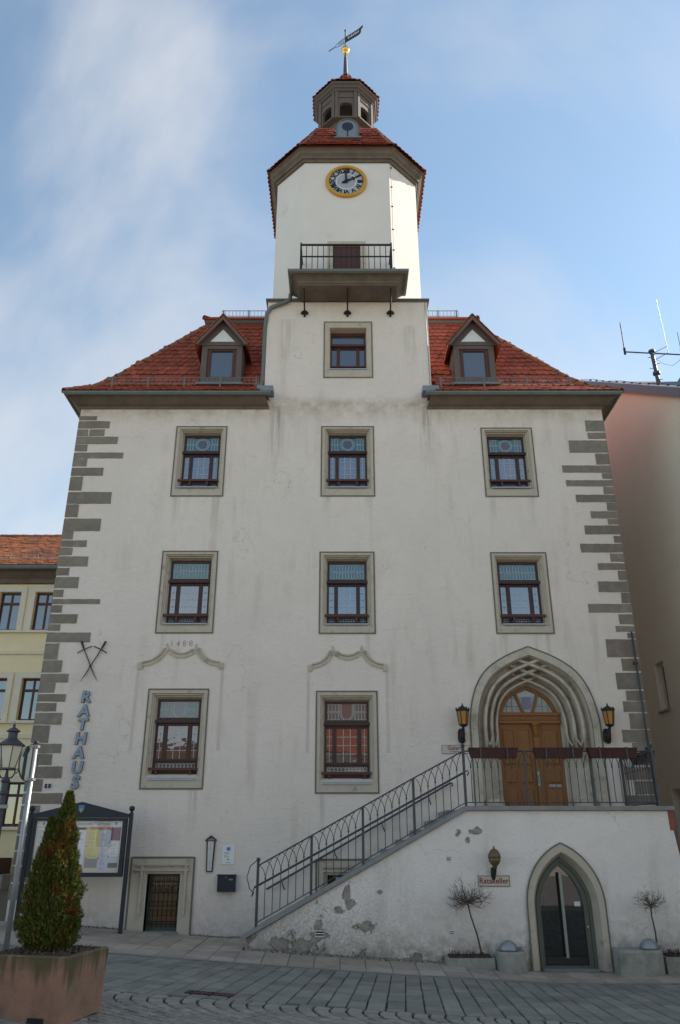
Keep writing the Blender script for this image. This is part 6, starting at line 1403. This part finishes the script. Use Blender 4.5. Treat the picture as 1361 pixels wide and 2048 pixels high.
# ================================================================ neighbouring house at the right, gable towards the alley
NX = 8.0
nh = empty('salmon_house', (NX, 3, -0.4), 'salmon plastered gable wall of the neighbouring house across the narrow alley', 'house')
def gable_z(y): return 11.58 + 0.665 * y if y < 6 else 11.58 + 0.665 * (12 - y)
hol_ = [(-3.47, -2.90, 4.55, 5.72), (-3.60, -2.65, 1.2, 2.73)]
gw = sheet(MB(), [(-16.0, -1), (4.0, -1), (4.0, gable_z(-4)), (-6.0, gable_z(6)), (-16.0, gable_z(16))], [rect(*h_) for h_ in hol_], 0.0, 0.22)
gw.v = [Vector((NX + p.y, -p.x, p.z)) for p in gw.v]
gw.loft([[(NX, -4, -1), (NX, -4, gable_z(-4))], [(20, -4, -1), (20, -4, gable_z(-4))]]); gw.loft([[(20, -4, -1), (20, -4, gable_z(-4))], [(20, 16, -1), (20, 16, gable_z(-4))], [(NX, 16, -1), (NX, 16, gable_z(-4))]])
gw.build('wall', 'salmon_wall', nh)
for x0_, x1_, a, b in hol_:
    f = MB(); sheet(f, rect(x0_, x1_, a, b), [rect(x0_ + 0.06, (x0_ + x1_) / 2 - 0.03, a + 0.06, b - 0.06), rect((x0_ + x1_) / 2 + 0.03, x1_ - 0.06, a + 0.06, b - 0.06)], 0.15, 0.04); f.v = [Vector((NX + p.y, -p.x, p.z)) for p in f.v]; wn_ = f.build('window', 'yellow_trim', nh)
    MB().box(NX + 0.18, NX + 0.185, -x1_, -x0_, a, b).build('pane', 'pane_plain', wn_); MB().box(NX - 0.06, NX + 0.15, -x1_ - 0.04, -x0_ + 0.04, a - 0.05, a - 0.001).build('sill', 'concrete', wn_)
def vy_(y): return gable_z(y)
vr = MB()
for ya, yb_ in ((-4.3, 6.0), (6.0, 16.3)):
    vr.loft([[(NX - 0.14, y, gable_z(y) - 0.02 + (0 if 1 else 0)), (NX - 0.14, y, gable_z(y) + 0.24), (NX + 0.04, y, gable_z(y) + 0.26), (NX + 0.04, y, gable_z(y) + 0.0)] for y in (ya, yb_)], True, True)
vr.build('verge', 'verge_metal', nh)
nr = MB(); nr.loft([[(NX + 0.041, y, gable_z(y) + 0.20), (20.3, y, gable_z(y) + 0.20)] for y in (-4.4, 6.0, 16.4)]); nr.build('roof', 'slate', nh)
tr2 = MB()
for k in range(18):
    y = -3.5 + k * 0.5; tr2.box(NX + 0.0, NX + 0.06, y, y + 0.03, gable_z(y) + 0.26, gable_z(y) + 0.30)
tr2.tube([(NX - 0.02, y, gable_z(y) + 0.30 + 0.02 * math.sin(y * 3)) for y in [-3.5 + 0.25 * k for k in range(38)]], 0.007, 4); tr2.build('lightning_wire', 'iron_dark', nh)
MB().prism([(10.25, 14.2), (13, 14.2), (13, 16.2), (11.6, 16.2)], 4.0, 6.0).build('roof_dormer', 'slate', nh)
an = empty('antenna_mast', (9.816, 4.2, 14.4), 'radio mast with step bolts and whip aerials on the neighbouring roof', 'antenna')
MB().tube([(9.82, 4.2, 14.2), (9.775, 4.2, 15.70)], 0.062, 10).lathe([(0.10, 15.69), (0.10, 15.76), (0.0, 15.77)], 12, (9.775, 4.2, 0)).lathe([(0.07, 14.86), (0.11, 14.88), (0.11, 14.96), (0.07, 14.98)], 12, (9.80, 4.2, 0)).build('mast', 'iron_grey', an)
for k, z in enumerate((15.5, 15.28, 15.1, 14.7)): s = -1 if k % 2 == 0 else 1; MB().tube([(9.79, 4.2, z), (9.79 + s * 0.17, 4.2, z)], 0.010, 5).build('step_bolt', 'iron_grey', an)
MB().tube([(8.93, 4.2, 15.71), (10.75, 4.2, 15.60)], 0.022, 6).build('crossarm', 'iron_grey', an)
MB().tube([(8.93, 4.2, 15.62), (8.93, 4.2, 15.85)], 0.038, 8).tube([(8.93, 4.2, 15.85), (8.935, 4.2, 16.82)], 0.017, 6).build('aerial', 'iron_dark', an)
MB().tube([(10.70, 4.2, 15.55), (10.70, 4.2, 15.8)], 0.03, 8).tube([(10.70, 4.2, 15.8), (10.70, 4.2, 16.45)], 0.009, 5).build('aerial', 'iron_dark', an)
MB().tube([(10.29, 4.2, 15.68), (10.23, 4.2, 17.74)], 0.009, 4).tube([(9.80, 4.2, 15.4), (10.29, 4.2, 15.68)], 0.009, 4).tube([(9.80, 4.2, 15.65), (10.28, 4.2, 15.92)], 0.009, 4).build('whip_aerial', 'iron_dark', an)
MB().tube([(9.85, 4.2, 15.45), (10.1, 4.2, 15.25), (10.35, 4.2, 15.2), (10.6, 4.2, 15.4), (10.7, 4.2, 15.6)], 0.006, 4).build('cable', 'iron_dark', an)

# ================================================================ houses across the square, mirrored in the panes
def townhouse(x0, x1, y, zt, zr, label, wm, rm='roof_tile_dark'):
    t = empty('townhouse', ((x0 + x1) / 2, y, 0), label, 'house', 'houses across the square behind the viewer')
    xs = [x0 + (x1 - x0) * (k + 0.5) / 5 for k in range(5)]; fl = [z for z in (1.2, 4.2) if z + 1.5 < zt]
    hs = [rect(x - 0.5, x + 0.5, z, z + 1.5) for z in fl for x in xs]
    w = sheet(MB(), [(x0, -0.6), (x1, -0.6), (x1, zt), (x0, zt)], hs, 0, -0.2); w.v = [Vector((p.x, y + p.y, p.z)) for p in w.v]
    w.loft([[(x0, y, -0.6), (x0, y, zt)], [(x0, y - 9, -0.6), (x0, y - 9, zt)], [(x1, y - 9, -0.6), (x1, y - 9, zt)], [(x1, y, -0.6), (x1, y, zt)]]); w.build('wall', wm, t)
    for z in fl:
        for x in xs: 
            o = MB().box(x - 0.5, x + 0.5, y - 0.22, y - 0.18, z, z + 1.5).box(x - 0.03, x + 0.03, y - 0.18, y - 0.15, z, z + 1.5).build('window', 'white_paint', t); MB().box(x - 0.44, x + 0.44, y - 0.179, y - 0.16, z + 0.06, z + 1.44).build('pane', 'pane_plain', o)
    rf = MB(); rf.loft([[(x0 - 0.2, y + 0.5, zt), (x1 + 0.2, y + 0.5, zt)], [(x0 - 0.2, y - 4.5, zr), (x1 + 0.2, y - 4.5, zr)], [(x0 - 0.2, y - 9.5, zt), (x1 + 0.2, y - 9.5, zt)]]); rf.add([(x0, y, zt), (x0, y - 9, zt), (x0, y - 4.5, zr - 0.2)], [(0, 1, 2)]).add([(x1, y, zt), (x1, y - 9, zt), (x1, y - 4.5, zr - 0.2)], [(0, 1, 2)]); rf.build('roof', rm, t)
townhouse(-22.5, -9.5, -33, 4.6, 7.6, 'cream townhouse with dark tiled roof across the square on the left', 'opposite_wall')
townhouse(-9.0, -1.6, -34, 5.0, 8.2, 'low townhouse with dark tiled roof across the square in the middle', 'yellow_wall')
townhouse(-1.2, 9.5, -33, 6.4, 12.0, 'tall roofed townhouse across the square to the right of the middle', 'opposite_wall', 'roof_tile_brown')
townhouse(10.0, 23.0, -33, 6.6, 10.5, 'townhouse with dark tiled roof across the square on the right', 'salmon_wall')
import math
f=1555.;c=(680.5,1024.);p=math.radians(22.9);C,S=math.cos(p),math.sin(p);D=16.3;H=1.6
def P(u,v,Y=0.):
    a=(u-c[0])/f;b=(c[1]-v)/f
    y=C-b*S;z=S+b*C
    k=(D+Y)/y
    return round(a*k,3),round(H+z*k,3)
def Q(x,y,z):
    X=x;Yy=y+D;Z=z-H
    dz=C*Yy+S*Z;up=-S*Yy+C*Z
    return round(c[0]+f*X/dz,1),round(c[1]-f*up/dz,1)
